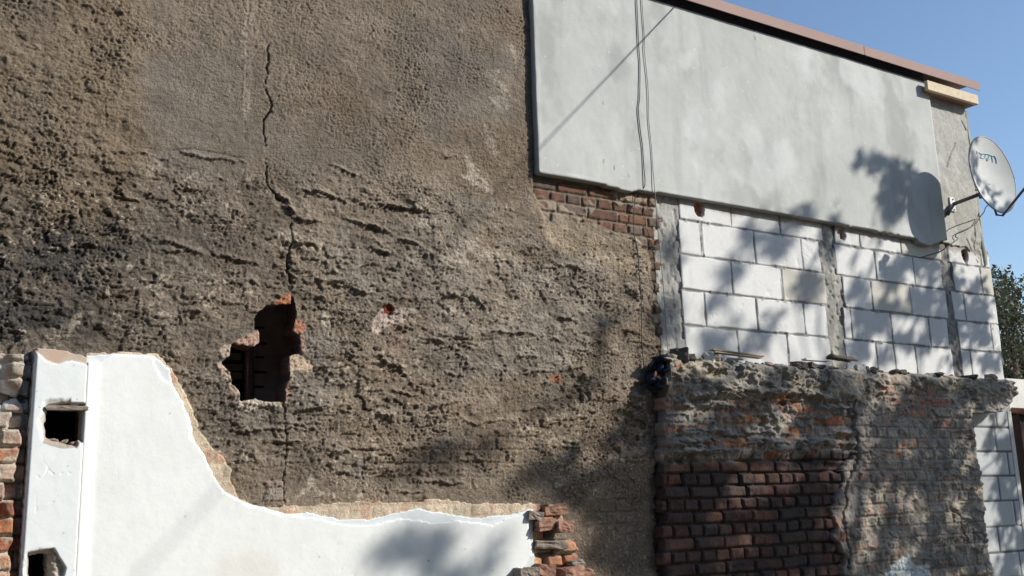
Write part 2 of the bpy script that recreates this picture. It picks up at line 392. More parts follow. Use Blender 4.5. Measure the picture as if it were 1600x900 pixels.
def lst():
    r = random.Random(3); L = []
    maj = [(625, 325, 42, .012, .030, -.05), (500, 305, 46, .016, .026, -.12), (700, 245, 14, .012, .014, 0), (540, 268, 26, .010, .016, -.1), (560, 348, 30, .012, .024, -.10), (590, 358, 20, .012, .024, -.1), (480, 345, 30, .016, .024, -.1),
           (440, 312, 16, .016, .030, -.4), (470, 382, 34, .014, .020, 0), (600, 395, 20, .016, .026, -.05), (540, 450, 50, .012, .022, -.18), (530, 442, 20, .012, .018, 0),
           (605, 570, 24, .014, .032, -.3), (590, 560, 30, .010, .020, -.15), (680, 532, 34, .010, .022, -.08), (720, 530, 26, .010, .018, 0), (520, 572, 34, .010, .016, .05), (630, 615, 24, .010, .022, -.2), (690, 632, 26, .010, .022, .1),
           (600, 650, 16, .02, .030, 0), (480, 640, 20, .014, .026, .2), (470, 660, 50, .008, .016, 0), (700, 463, 18, .02, .032, 0), (800, 520, 40, .010, .020, 0), (840, 580, 30, .010, .018, 0), (820, 560, 20, .012, .022, 0),
           (450, 330, 12, .02, .02, -.5), (300, 300, 26, .014, .018, 0), (365, 405, 44, .012, .026, -.10), (290, 395, 40, .012, .022, 0), (270, 385, 24, .014, .020, -.2), (240, 440, 26, .008, .016, 0), (200, 312, 30, .010, .014, -.1), (110, 342, 14, .018, .030, 0),
           (230, 245, 60, .006, .012, 0), (330, 248, 60, .008, .018, -.02), (340, 282, 20, .008, .014, 0), (400, 443, 20, .012, .022, -.1), (300, 488, 24, .012, .018, 0), (445, 690, 50, .008, .018, -.04), (430, 672, 60, .008, .020, 0),
           (590, 702, 30, .008, .018, .02), (640, 700, 30, .008, .014, .05), (560, 700, 40, .006, .012, 0), (760, 660, 40, .006, .014, .1), (690, 755, 40, .010, .020, 0), (640, 768, 30, .010, .016, 0), (840, 640, 26, .008, .018, .1), (900, 655, 22, .010, .018, 0),
           (880, 470, 24, .008, .016, -.02), (940, 473, 26, .006, .012, 0), (900, 420, 26, .008, .016, -.1), (880, 415, 22, .008, .016, -.1), (905, 452, 18, .01, .018, .1), (880, 500, 14, .012, .02, 0), (915, 550, 26, .008, .012, -.2), (640, 380, 20, .01, .02, -.3)]
    for (px, py, w_, t_, a_, s_) in maj:
        X, Z = xz(px, py); X2, _ = xz(px + w_, py); L.append((X, Z, X2 - X, t_ * 1.6, a_ * 1.05, s_, r.random() * 90))
    for i in range(170):
        px = r.uniform(-20, 1010); py = r.choice([r.gauss(450, 100), r.uniform(280, 780)])
        if py < 250 or py > 800 or (px > 820 and py < 400): continue
        d = 1 if py > 300 else .5
        X, Z = xz(px, py); L.append((X, Z, r.uniform(.015, .085) * (1.4 if r.random() < .2 else 1), r.uniform(.008, .022), r.uniform(.004, .015) * d, r.uniform(-.25, .15), r.random() * 90))
    return L
LED = lst()
def dens_left(x, z): return sstep(1.16, .98, x + .03 * fbm(z * 5, z * 0, 4, 2)) * sstep(2.2, 3.2, z)
def wall_parts(x, z):
    jit = .018 * fbm(x * 12, z * 12, 41, 3)
    bpd = sdf(x, z, BP) + jit
    bm_ = sstep(.012, -.008, bpd)
    # brick teeth along the right edge and a few bare rows low down
    edge = 4.455 + .03 * fbm(z * 9, z * 0 + 2, 61, 2) + .06 * sstep(1.5, 2.7, z) - .05 * sstep(2.6, 1.4, z)
    bm2 = sstep(edge - .01, edge + .01, x + jit) * sstep(3.6, 3.3, z)
    return bm_, bm2
def wall_h(x, z):
    D = dens_left(x, z)
    xr, zr = x * .8 + z * .6, -x * .6 + z * .8                          # trowelled grain runs on the slant
    mid = sstep(3.75, 3.35, z + .12 * fbm(x * 2, z * 2, 3, 2)) * sstep(1.6, 2.1, z)
    pm_ = sstep(.32, .68, vn(x * 2.6 + 3, z * 4.2, 43) * .6 + .4 * vn(x * 7, z * 10, 44))
    h = .010 * fbm(x * 1.7, z * 1.7, 11, 3)
    h += (.006 + .006 * mid + .007 * D) * fbm(x * 9, z * 13, 12, 5, .6)
    wx, wz = x + .012 * fbm(x * 22, z * 22, 30, 2), z + .010 * fbm(x * 22, z * 22, 33, 2)
    f1, f2 = worley(wx * 62, wz * 74, 14); g1, g2 = worley(wx * 26 + 3, wz * 34, 35)
    patch = .15 + 1.5 * vn(x * 4.5, z * 4.5, 36) ** 1.5 + .35 * vn(x * 15, z * 15, 42)
    h += (.0105 + .0 * mid + .0030 * D) * patch * (.55 - f1)
    h += (.0030 + .0035 * mid * pm_ + .0012 * D) * np.clip(1.3 - patch * .5, .3, 1.3) * sstep(.75, .1, g1) * (vn(wx * 13, wz * 17, 37) > .42)
    h += (.0035 + .0010 * mid) * fbm(xr * 40, zr * 62, 13, 3, .65)
    tq = fbm(x * 4.2 + .3 * fbm(x * 14, z * 14, 38, 2), z * 6.5, 34, 6, .62) * 3.2 + 5; fq = tq - np.floor(tq)
    pm = sstep(.32, .68, vn(x * 2.6 + 3, z * 4.2, 43) * .6 + .4 * vn(x * 7, z * 10, 44))
    h += (mid * (.003 + .008 * pm) + D * .004 + .0012) * (np.floor(tq) - 5 + sstep(.0, .09, fq))
    smooth = sstep(.95, 1.12, x) * sstep(1.85, 1.7, x) * sstep(3.5, 3.6, z) * sstep(4.25, 4.1, z)
    h = h * (1 - .3 * smooth) - smooth * .002
    p = vn(x * 28, z * 34, 15) * vn(x * 11, z * 11, 16)                 # pits
    h -= .010 * sstep(.66, .9, p) * (.2 + mid)
    r = fbm(x * 8, z * 13, 17, 5, .6)
    h += mid * .006 * sstep(.22, .5, r) + D * .006 * sstep(.1, .5, fbm(x * 8, z * 11, 18, 3))
    h += .92 * ledges(x, z, LED)
    h += .004 * sstep(.030, .012, np.abs(x - np.interp(z, [3.6, 4.9], [1.62, 1.655]) + .006 * fbm(z * 8, z * 0, 31, 2))) * sstep(3.75, 3.95, z) * (.4 + .9 * vn(x * 60, z * 7, 32))
    # ghost of the courses low down
    d, r1, r2, r3, u, v, rr, kk = brickfield(x, z, .0775, .26, .1, .03, 'english', 3)
    gh = .8 * sstep(2.35, 2.1, z) * sstep(.25, .5, fbm(x * 2.2, z * 3, 19, 3) + .1)
    h -= gh * .008 * sstep(.006, -.003, d)
    for P, wd, dp in [(CRACK, .0065, .045)] + [(c, .0045, .02) for c in CRACKS2[:3]] + [(c, .003, .008) for c in CRACKS2[3:6]] + [(CRACKS2[6], .012, .004), (CRACKS2[7], .012, .006), (CRACKS2[8], .006, .008)]:
        Pj = P; dd = polydist(x + .012 * fbm(x * 25, z * 25, 21, 2), z, Pj, False, .06)
        wv = wd * np.clip(-.05 + 1.2 * vn(x * 9, z * 9, 22), .05, .9)
        h -= dp * sstep(wv, wv * .3, dd)
    # left and right of the main crack the coats differ
    b1, b2 = wall_parts(x, z)
    hb = -.020 + .012 * sstep(-.001, .008, d + .002 * fbm(x * 50, z * 50, 23, 2)) + .006 * (r2 - .5) + .003 * fbm(x * 30, z * 30, 24, 3) + .010 * sstep(.15, .4, fbm(x * 8, z * 12, 25, 3))
    h = h * (1 - np.maximum(b1, b2)) + hb * np.maximum(b1, b2)
    # bevelled break round the bare bricks
    bd = np.abs(sdf(x, z, BP) + .018 * fbm(x * 12, z * 12, 41, 3)); h += .006 * np.exp(-(bd / .03) ** 2) * fbm(x * 30, z * 30, 26, 2)
    for P, c, e in CPATCH: h += e * sstep(.006, -.004, sdf(x, z, P, .05)) + .003 * sstep(.004, -.01, sdf(x, z, P, .05)) * fbm(x * 60, z * 60, 27, 2)
    return h
def wall_c(x, z, h):
    sh = x.shape; C = np.zeros(sh + (3,), np.float32) + np.array((.240, .202, .156), np.float32)
    t = fbm(x * 1.6, z * 1.6, 51, 4); C = mixc(C, (.232, .207, .172), sstep(-.1, .35, t)); C = mixc(C, (.235, .188, .136), sstep(.05, .45, fbm(x * 1.2 + 9, z * 1.8, 52, 4)))
    C *= (1 + .22 * fbm(x * 7, z * 9, 53, 4))[..., None]
    D = dens_left(x, z)
    C = mixc(C, (.225, .175, .115), D * .7)
    C = mixc(C, (.20, .15, .095), D * .35 * sstep(.1, .4, fbm(x * 5, z * 6, 54, 3)))
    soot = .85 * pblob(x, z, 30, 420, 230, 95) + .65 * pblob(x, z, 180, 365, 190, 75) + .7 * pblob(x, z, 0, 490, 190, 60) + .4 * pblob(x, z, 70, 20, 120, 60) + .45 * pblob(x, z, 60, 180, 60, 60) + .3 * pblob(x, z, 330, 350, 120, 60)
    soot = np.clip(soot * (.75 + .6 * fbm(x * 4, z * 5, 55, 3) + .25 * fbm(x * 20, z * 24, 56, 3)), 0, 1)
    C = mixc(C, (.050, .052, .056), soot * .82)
    # lighter, lime-streaked zone to the right of the middle
    lime = .6 * pblob(x, z, 800, 430, 160, 120) + .35 * pblob(x, z, 960, 560, 90, 60) + .25 * pblob(x, z, 720, 660, 200, 80)
    C = mixc(C, (.30, .265, .215), np.clip(lime * (.6 + .9 * fbm(x * 6, z * 9, 57, 3)), 0, .8))
    fl = fbm(x * 16, z * 22, 58, 4); C = mixc(C, (.42, .38, .31), sstep(.26, .5, fl) * np.clip(.02 + .9 * lime, 0, .6))
    ta = sstep(.03, -.03, sdf(x, z, TANP) + .04 * fbm(x * 8, z * 8, 59, 3)); C = mixc(C, (.44, .36, .26), ta * .75 * (.55 + .45 * sstep(-.3, .2, fbm(x * 14, z * 14, 60, 3))))
    C = mixc(C, (.50, .42, .31), .8 * np.exp(-(polydist(x, z, poly([(843, 285), (848, 310), (846, 345), (862, 375), (900, 395), (960, 410), (1000, 430)])) / .03) ** 2) * sstep(-.4, .2, fbm(x * 12, z * 12, 66, 2)))
    n3 = fbm(x * 30, z * 34, 62, 4, .7)
    for px, py, rx, ry, an, st in SPRAY:
        b = pblob(x, z, px, py, rx, ry, an); C = mixc(C, (.62, .56, .46), np.clip(sstep(.42, .95, b + .85 * n3) * sstep(.10, .3, b) * st * .8, 0, 1))
    red = pblob(x, z, 868, 592, 16, 9); C = mixc(C, (.42, .17, .08), sstep(.4, .9, red + .3 * n3) * .8)
    pk = pblob(x, z, 620, 528, 20, 40); C = mixc(C, (.33, .23, .18), sstep(.3, .9, pk + .3 * n3) * .5)
    b1, b2 = wall_parts(x, z)
    d, r1, r2, r3, u, v, rr, kk = brickfield(x, z, .0775, .26, .1, .03, 'english', 3)
    bc = pick(np.array([(.25, .14, .10), (.28, .165, .12), (.22, .13, .10), (.24, .18, .15), (.30, .17, .11)], np.float32), r1) * (1 + .25 * fbm(x * 20, z * 20, 63, 3))[..., None]
    bc = mixc(bc, (.40, .34, .26), sstep(.006, -.004, d)); bc = mixc(bc, (.42, .36, .28), sstep(.1, .35, fbm(x * 8, z * 12, 25, 3)) * .8)
    C = C * (1 - b1[..., None]) + bc * b1[..., None]
    C = C * (1 - .6 * b2[..., None]) + (bc * .62) * .6 * b2[..., None]
    pm2 = .25 + .75 * sstep(.32, .68, vn(x * 2.6 + 3, z * 4.2, 43) * .6 + .4 * vn(x * 7, z * 10, 44))
    hf = fbm(x * 48, z * 52, 64, 3, .7); md = sstep(3.9, 3.3, z)
    C = mixc(C, (.36, .31, .25), .45 * sstep(.034, .012, np.abs(x - np.interp(z, [3.6, 4.9], [1.62, 1.655]))) * sstep(3.75, 3.95, z) * sstep(.3, .7, vn(x * 70, z * 9, 32)))
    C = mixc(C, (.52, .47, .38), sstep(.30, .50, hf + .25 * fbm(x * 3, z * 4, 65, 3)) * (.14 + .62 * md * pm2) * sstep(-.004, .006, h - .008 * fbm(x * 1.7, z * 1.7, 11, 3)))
    for P, c, e in CPATCH: C = mixc(C, c, sstep(.006, -.002, sdf(x, z, P, .05) + .004 * n3) * .92)
    dk = polydist(x, z, CRACK, False, .05); C = mixc(C, (.42, .38, .30), .5 * np.exp(-((dk - .012) / .006) ** 2) * sstep(0, .3, n3))
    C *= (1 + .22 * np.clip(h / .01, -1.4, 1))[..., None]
    C *= np.array((.92, .89, .87))                      # tone follows the relief: lips paler, pits darker
    return C
JH = lambda x, z: np.stack([.12 + .09 * vn(x * 30, z * 30, 1), .078 + .05 * vn(x * 30, z * 30, 1), .063 + .05 * vn(x * 30, z * 30, 1)], -1)
def tooth_edge(z):
    r = np.floor((z - .03) / .0775).astype(np.int64)
    e = 4.575 + .045 * (hsh(r, r * 0, 77) - .5) + np.where(r % 2 == 0, .02, -.02) - .0 * z
    return e + .008 * fbm(z * 30, z * 0, 78, 2) - .06 * sstep(2.7, 1.6, z) + .012 * sstep(3.0, 3.8, z)
dark = thing('plastered_wall', 'tall brown old wall of crumbling rough plaster with a broken hole and a long crack', 'wall', (2.3, .1, 0))
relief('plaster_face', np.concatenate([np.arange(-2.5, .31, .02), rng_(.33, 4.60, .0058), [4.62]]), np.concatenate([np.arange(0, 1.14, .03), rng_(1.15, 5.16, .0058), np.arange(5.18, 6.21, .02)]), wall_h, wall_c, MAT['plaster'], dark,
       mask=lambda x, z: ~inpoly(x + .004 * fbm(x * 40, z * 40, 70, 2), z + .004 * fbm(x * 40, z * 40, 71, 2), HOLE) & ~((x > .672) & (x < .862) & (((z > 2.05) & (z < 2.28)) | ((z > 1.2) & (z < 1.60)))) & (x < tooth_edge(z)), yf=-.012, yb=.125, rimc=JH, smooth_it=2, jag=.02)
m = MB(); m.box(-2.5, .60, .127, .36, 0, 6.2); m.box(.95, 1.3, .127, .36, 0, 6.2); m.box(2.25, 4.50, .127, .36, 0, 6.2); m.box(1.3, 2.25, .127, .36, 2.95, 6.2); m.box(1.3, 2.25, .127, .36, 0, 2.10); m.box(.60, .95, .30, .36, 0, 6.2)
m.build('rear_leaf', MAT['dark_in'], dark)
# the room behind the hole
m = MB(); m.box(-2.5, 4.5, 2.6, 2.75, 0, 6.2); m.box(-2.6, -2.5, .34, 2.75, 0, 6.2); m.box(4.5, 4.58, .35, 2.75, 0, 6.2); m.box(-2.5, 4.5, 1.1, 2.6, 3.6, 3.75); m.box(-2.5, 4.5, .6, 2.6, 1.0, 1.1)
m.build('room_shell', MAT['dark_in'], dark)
m = MB(); xa = xz(398, 600, .46)[0]
m.box(xa, xa + 1.0, .46, .50, 1.9, 3.3)
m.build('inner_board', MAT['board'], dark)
m = MB()
for k, py in enumerate((512, 536, 558, 581, 604)):
    a = at(398, py, .458); b = at(412 + 4 * (k % 2), py - 1, .458); m.box(a[0], b[0], .452, .4595, a[2] - .006, a[2] + .006)
m.build('board_gap', MAT['eaves_dark'], dark)
p = at(389, 600, .41)
ob = MB().tube([(p[0], .41, 1.1), (p[0], .41, 3.6)], .027, 14).build('wooden_post', MAT['brownwood'], None, True)
tag(ob, 'round brown wooden post standing upright inside the broken hole of the wall', 'post')
for k, (px, py, w_) in enumerate(((362, 575, .06), (364, 588, .05), (361, 558, .05))):
    a = at(px, py, .50); ob = MB().box(a[0] - w_, a[0] + w_, .47, .7, a[2] - .02, a[2] + .02).build('stacked_plank', MAT['oldwood'], None, False, .004)
    tag(ob, ['topmost', 'middle', 'lowest'][[2, 0, 1].index(k)] + ' of three short planks in the dark left of the post inside the hole', 'plank', 'planks inside the hole')

# ==================================================================== 2. NEW BLOCK BUILDING ON THE RIGHT
blk = thing('block_building', 'building of white blocks and grey concrete columns with smooth rendered top and red roof edge', 'building', (6.2, .1, 0))
ROWZ = [3.95, 3.692, 3.433, 3.174, 2.918, 2.66, 2.40]
def rowmid(i): return (ROWZ[i] + ROWZ[i + 1]) / 2
def joints(spec):
    out = []
    for i, (pxs, py) in enumerate(spec): out.append([xz(p, py)[0] for p in pxs])
    return out
BAYS = [
    dict(x=(4.80, 6.31), j=joints([((1060, 1140.7, 1216, 1282), 335), ((1060, 1096, 1177, 1250, 1278), 375), ((1063, 1142, 1220, 1288), 430), ((1065, 1101, 1181, 1254, 1290), 480), ((1069, 1152, 1229, 1296), 535)])),
    dict(x=(6.42, 7.85), j=joints([((1303, 1342, 1405, 1466), 372), ((1304, 1366, 1425, 1468), 405), ((1316, 1360, 1420, 1476), 452), ((1317, 1329, 1391, 1450, 1479), 505), ((1320, 1369, 1397, 1430, 1487), 555)])),
    dict(x=(7.92, 8.475), j=joints([((1480, 1530, 1543), 395), ((1488, 1531, 1549), 432), ((1487, 1506, 1556), 477), ((1496, 1548, 1561), 520), ((1501, 1516, 1565), 562)])),
]
def row_of(z): return np.clip(np.searchsorted(-np.array(ROWZ), -(z)) - 1, 0, 4)
def bay_funcs(bay, sd):
    J = bay['j']
    def zj(x, z): return z + .004 * fbm(x * 5, z * 0, sd + 5, 2)
    def core(x, z):
        zz = zj(x, z); r = row_of(zz); d = np.full(x.shape, 9., np.float32); bid = np.zeros(x.shape); L = np.zeros(x.shape); Rr = np.zeros(x.shape)
        for i in range(5):
            s = r == i; xs = x[s]; js = np.array(J[i])
            dj = np.min(np.abs(xs[:, None] + .003 * fbm(zz[s] * 9, xs * 0, sd + i, 2)[:, None] - js[None]), 1)
            k = np.searchsorted(js, xs); bid[s] = k + i * 7
            dz = np.minimum(np.abs(zz[s] - ROWZ[i]), np.abs(zz[s] - ROWZ[i + 1])); d[s] = np.minimum(dj, dz); L[s] = js[0]; Rr[s] = js[-1]
        return d, bid.astype(np.int64), L, Rr, r
    def h(x, z):
        d, bid, L, Rr, r = core(x, z)
        jw = .0035 + .0085 * vn(x * 12, z * 12, sd + 1) ** 1.5
        hh = .008 * sstep(jw * .6, jw * 1.3, d) + .003 * (hsh(bid, bid * 0 + 1, sd) - .5) + .0006 * fbm(x * 10, z * 10, sd, 3)
        sq = sstep(.15, .5, fbm(x * 14, z * 6, sd + 2, 4, .6)) * sstep(.020, .0, d); hh += sq * .013            # squeezed mortar
        hh -= .002 * sstep(.46, .6, fbm(x * 14, z * 14, sd + 3, 4)) * sstep(.3, .6, vn(x * 2.5, z * 2.5, sd + 4))
        if 'hole' in bay:
            for (hx, hz, rx, rz) in bay['hole']:
                q = np.hypot((x - hx) / rx, (z - hz) / rz) + .25 * fbm(x * 30, z * 30, sd + 6, 2); hh = np.where(q < 1, -.03 + .012 * fbm(x * 60, z * 60, sd + 8, 2), hh)
        return hh
    def c(x, z, hh):
        d, bid, L, Rr, r = core(x, z)
        C = np.zeros(x.shape + (3,), np.float32) + np.array((.70, .70, .68), np.float32)
        C *= (1 + .05 * (hsh(bid, bid * 0 + 2, sd)[..., None] - .5) + .05 * fbm(x * 4, z * 4, sd + 9, 3)[..., None])
        yel = hsh(bid, bid * 0 + 4, sd) > .86; C = np.where(yel[..., None], C * np.array((.86, .82, .74)), C)
        C = mixc(C, (.50, .49, .46), .3 * sstep(.5, .7, fbm(x * 10, z * 7, sd + 10, 4)))
        C = mixc(C, (.56, .55, .52), .25 * sstep(.2, .6, fbm(x * 16, z * 4, sd + 14, 3)))
        jw = .0035 + .0085 * vn(x * 12, z * 12, sd + 1) ** 1.5
        C = mixc(C, (.25, .25, .24), sstep(jw * 1.5, jw * .9, d))
        sq = sstep(.15, .5, fbm(x * 14, z * 6, sd + 2, 4, .6)) * sstep(.018, .008, d); C = mixc(C, (.27, .265, .25), sq)
        # torn, brown edge just beneath the rendered slab
        top = sstep(3.775, 3.83, z + .03 * fbm(x * 12, z * 8, sd + 11, 3)); C = mixc(C, (.30, .255, .225), top * .85)
        if 'hole' in bay:
            for (hx, hz, rx, rz) in bay['hole']:
                q = np.hypot((x - hx) / rx, (z - hz) / rz) + .25 * fbm(x * 30, z * 30, sd + 6, 2)
                C = mixc(C, (.34, .16, .10), sstep(1.06, .96, q)); C = mixc(C, (.32, .27, .2), sstep(1.0, .9, q) * sstep(0, .3, fbm(x * 40, z * 40, sd, 2)))
                C = mixc(C, (.09, .06, .05), sstep(1.0, .9, q) * sstep(.1, .3, fbm(x * 35, z * 25, sd + 3, 2)))
        return C
    def msk(x, z):
        d, bid, L, Rr, r = core(x, z); e = .006 * fbm(x * 20, z * 20, sd + 12, 2)
        return (x > L + e) & (x < Rr + e)
    return h, c, msk
def hol(px, py, rx, ry):
    a = xz(px, py); return (a[0], a[1], rx, ry)
BAYS[0]['hole'] = [hol(1091.5, 328, .048, .060)]; BAYS[1]['hole'] = [hol(1314, 367, .05, .045)]; BAYS[2]['hole'] = [hol(1507, 400, .048, .07)]
for i, b in enumerate(BAYS):
    h, c, mk = bay_funcs(b, 200 + i * 40)
    relief('block_infill', rng_(b['x'][0] - .05, b['x'][1] + .05, .0065), rng_(2.45, 3.86, .0065), h, c, MAT['block'], blk, mask=mk, yf=.0, yb=.2, smooth_it=1)
def conc_h(sd, rough=1.):
    def f(x, z):
        h = .004 * fbm(x * 3, z * 3, sd, 2) + rough * .004 * fbm(x * 16, z * 12, sd + 1, 4, .65) - .005 * rough * sstep(.62, .8, vn(x * 30, z * 24, sd + 2)) + .002 * np.round(vn(x * 0 + z * 3.9, z * 0, sd + 3) * 2)
        return h
    return f
def conc_c(sd, base=(.34, .335, .315)):
    def f(x, z, h):
        C = np.zeros(x.shape + (3,), np.float32) + np.array(base, np.float32)
        C *= (1 + .28 * fbm(x * 5, z * 3, sd + 5, 4) + .12 * fbm(x * 26, z * 20, sd + 6, 3))[..., None]
        C = mixc(C, (.20, .185, .165), sstep(.15, .5, fbm(x * 9, z * 3.5, sd + 7, 3)) * .45)
        return C
    return f
relief('column', rng_(4.56, 4.86, .007), rng_(2.3, 3.90, .007), conc_h(301, 1.6), conc_c(301, (.42, .41, .375)), MAT['concrete'], blk, yf=.003, yb=.24)
relief('column', rng_(6.22, 6.52, .007), rng_(2.3, 3.88, .007), conc_h(331, 2.), conc_c(331, (.36, .345, .31)), MAT['concrete'], blk, yf=.002, yb=.24)
relief('column', rng_(7.74, 8.12, .007), rng_(2.3, 3.88, .007), conc_h(361, 2.), conc_c(361, (.27, .26, .24)), MAT['concrete'], blk, yf=.002, yb=.24)
# strip of rough render at the corner, and the torn mortar beside the third bay
def cp_h(x, z):
    h = .004 * fbm(x * 4, z * 4, 401, 4) + .0025 * fbm(x * 22, z * 22, 402, 3)
    for P in ([(1507, 180), (1512, 210), (1520, 235), (1516, 255)], [(1490, 225), (1480, 250), (1477, 262)], [(1500, 190), (1508, 205)], [(1526, 335), (1520, 352), (1522, 372), (1520, 398)], [(1508, 375), (1520, 400)]):
        h -= .012 * sstep(.010, .002, polydist(x + .01 * fbm(x * 20, z * 20, 403, 2), z, poly(P), False, .05))
    lo = sstep(4.05, 3.9, z) * sstep(8.22, 8.30, x + .02 * fbm(x * 14, z * 14, 404, 2)); h -= .018 * lo * (.6 + .6 * fbm(x * 18, z * 18, 405, 2))
    return h
def cp_c(x, z, h):
    C = np.zeros(x.shape + (3,), np.float32) + np.array((.42, .41, .375), np.float32)
    C *= (1 + .22 * fbm(x * 6, z * 5, 411, 4) + .1 * fbm(x * 30, z * 30, 412, 2))[..., None]
    C = mixc(C, (.56, .56, .53), sstep(.1, .4, fbm(x * 5, z * 3, 413, 3)) * .6); C = mixc(C, (.15, .12, .11), sstep(-.006, -.016, h) * .7)
    return C
relief('corner_plaster', rng_(7.845, 8.435, .008), rng_(3.79, 5.36, .008), cp_h, cp_c, MAT['concrete'], blk, yf=-.018, yb=.25,
       mask=lambda x, z: z > 3.83 + .12 * (x > 7.95) * 0 + .05 * fbm(x * 7, x * 0, 414, 3) + .0)
relief('corner_plaster', rng_(8.27, 8.475, .007), rng_(3.0, 3.86, .007), lambda x, z: .012 * fbm(x * 12, z * 9, 421, 4) + .004, lambda x, z, h: conc_c(421, (.33, .30, .26))(x, z, h), MAT['concrete'], blk, yf=.002, yb=.2,
       mask=lambda x, z: x > 8.36 + .05 * fbm(z * 8, z * 0, 422, 3) - .08 * (z > 3.55))
# building body behind: sides, back, roof slab
m = MB(); m.box(4.63, 8.44, .25, .26, 0, 5.36); m.box(4.63, 4.88, .26, 7., 0, 5.36); m.box(8.30, 8.44, .26, 7., 0, 5.36); m.box(4.88, 8.30, 6.8, 7., 0, 5.36)
m.build('wall_body', MAT['slabwhite'], blk)
# smooth rendered slab (6 cm of insulation with render)
SLB = [(3.566, 3.836), (3.75, 3.838), (4.0, 3.835), (4.18, 3.828), (4.26, 3.812), (4.33, 3.810), (4.39, 3.832), (4.6, 3.842), (5.2, 3.846), (6., 3.842), (6.8, 3.842), (7.42, 3.838), (7.46, 3.80), (7.6, 3.79), (7.80, 3.86), (7.86, 3.87)]
SX = np.array([a for a, b in SLB]); SZ = np.array([b for a, b in SLB])
def slab_h(x, z):
    h = .0030 * fbm(x * 1.6, z * 1.6, 501, 3) + .0009 * fbm(x * 7, z * 5, 502, 3)
    e = z - np.interp(x, SX, SZ); h += .006 * np.exp(-((e - .012) / .010) ** 2) * (.1 + 1.1 * vn(x * 11, z * 3, 503) ** 2)
    h += .003 * np.exp(-((x - 3.585) / .012) ** 2) * vn(z * 12, z * 0, 504)
    h += .0016 * sstep(.5, .9, ridge(x * 1.1, z * 1.4, 505, 2)) + .0012 * ridge(x * 3.3 + .6 * fbm(x * 2, z * 2, 506, 2), z * 2.6, 507, 3)
    return h
def slab_c(x, z, h):
    C = np.zeros(x.shape + (3,), np.float32) + np.array((.50, .512, .485), np.float32)
    C *= (1 + .13 * fbm(x * 2.2, z * 1.5, 511, 4) + .06 * fbm(x * 8, z * 4, 512, 4))[..., None]
    C = mixc(C, (.33, .34, .32), .62 * sstep(.0, .5, fbm(x * 3.0, z * 1.9, 513, 5, .6)))
    C = mixc(C, (.33, .335, .32), .25 * sstep(.15, .55, fbm(x * 9, z * .8, 514, 4)))
    C = mixc(C, (.62, .64, .62), .6 * sstep(.08, .4, fbm(x * 2.6 + 4, z * 1.9, 515, 4)))
    sc = ridge(x * 2.1 + z, z * 1.5, 516, 3); C = mixc(C, (.40, .41, .39), .18 * sstep(.55, .9, sc))
    C = mixc(C, (.78, .8, .78), .8 * (hsh(np.floor(x / .011).astype(np.int64), np.floor(z / .011).astype(np.int64), 517) > .9990) * .6)
    e = z - np.interp(x, SX, SZ); C = mixc(C, (.40, .42, .38), .5 * np.exp(-(e / .03) ** 2) * vn(x * 20, z * 20, 518))
    C = mixc(C, (.25, .24, .22), .7 * sstep(.010, .002, e + .004 * fbm(x * 30, z * 30, 519, 2)))
    for (px, py) in ((942, 160), (944, 252), (983, 275), (1180, 60), (960, 262)): C = mixc(C, (.16, .16, .16), .7 * sstep(.5, .9, pblob(x, z, px, py, 1.6, 6, .1, -.06)))
    return C
relief('rendered_slab', rng_(3.568, 7.858, .011), rng_(3.78, 5.345, .011), slab_h, slab_c, MAT['render'], blk, yf=-.058, yb=-.002,
       mask=lambda x, z: (z > np.interp(x, SX, SZ) + .003 * fbm(x * 22, x * 0, 520, 2)) & (x > 3.572 + .0005 * fbm(z * 15, z * 0, 521, 3)), smooth_it=2,
       rimc=lambda x, z: np.zeros((len(x), 3)) + np.array((.36, .35, .33)))
MB().box(3.55, 7.84, -.030, .24, 5.35, 5.445).build('eaves_board', MAT['eaves_dark'], blk)
# red sheet flashing: face, folded lip and sloping top
def prism(prof, x0, x1, name, mt, parent, jog=0.):
    m = MB(); n = len(prof); V = [(x0, y, z) for y, z in prof] + [(x1, y, z) for y, z in prof]
    m.add(V, [tuple(range(n))[::-1], tuple(range(n, 2 * n))] + [(i, (i + 1) % n, n + (i + 1) % n, n + i) for i in range(n)])
    return m.build(name, mt, parent)
rf = prism([(-.118, 5.382), (-.122, 5.384), (-.122, 5.468), (-.112, 5.476), (.9, 5.55), (7.05, 6.05), (7.05, 6.03), (.9, 5.53), (-.105, 5.463), (-.114, 5.458)], 3.40, 8.555, 'roof_sheet', MAT['roof'], blk)
MB().box(6.93, 6.945, -.1245, -.1215, 5.386, 5.466).build('sheet_joint', MAT['roof'], rf)
m = MB(); m.box(7.755, 8.50, -.125, -.09, 5.235, 5.325); m.build('pine_board', MAT['pine'], blk, False, .003)
m = MB(); m.box(7.76, 8.495, -.088, .30, 5.238, 5.262); m.box(8.47, 8.498, -.088, .9, 5.262, 5.32); m.build('soffit', MAT['brownwood'], blk)
m = MB(); m.tube([(8.452 + .004 * math.sin(z * 9), -.010 - .004 * math.sin(z * 17), z) for z in np.arange(3.72, 5.24, .04)], .016, 6); m.build('foam_strip', MAT['foam'], blk)
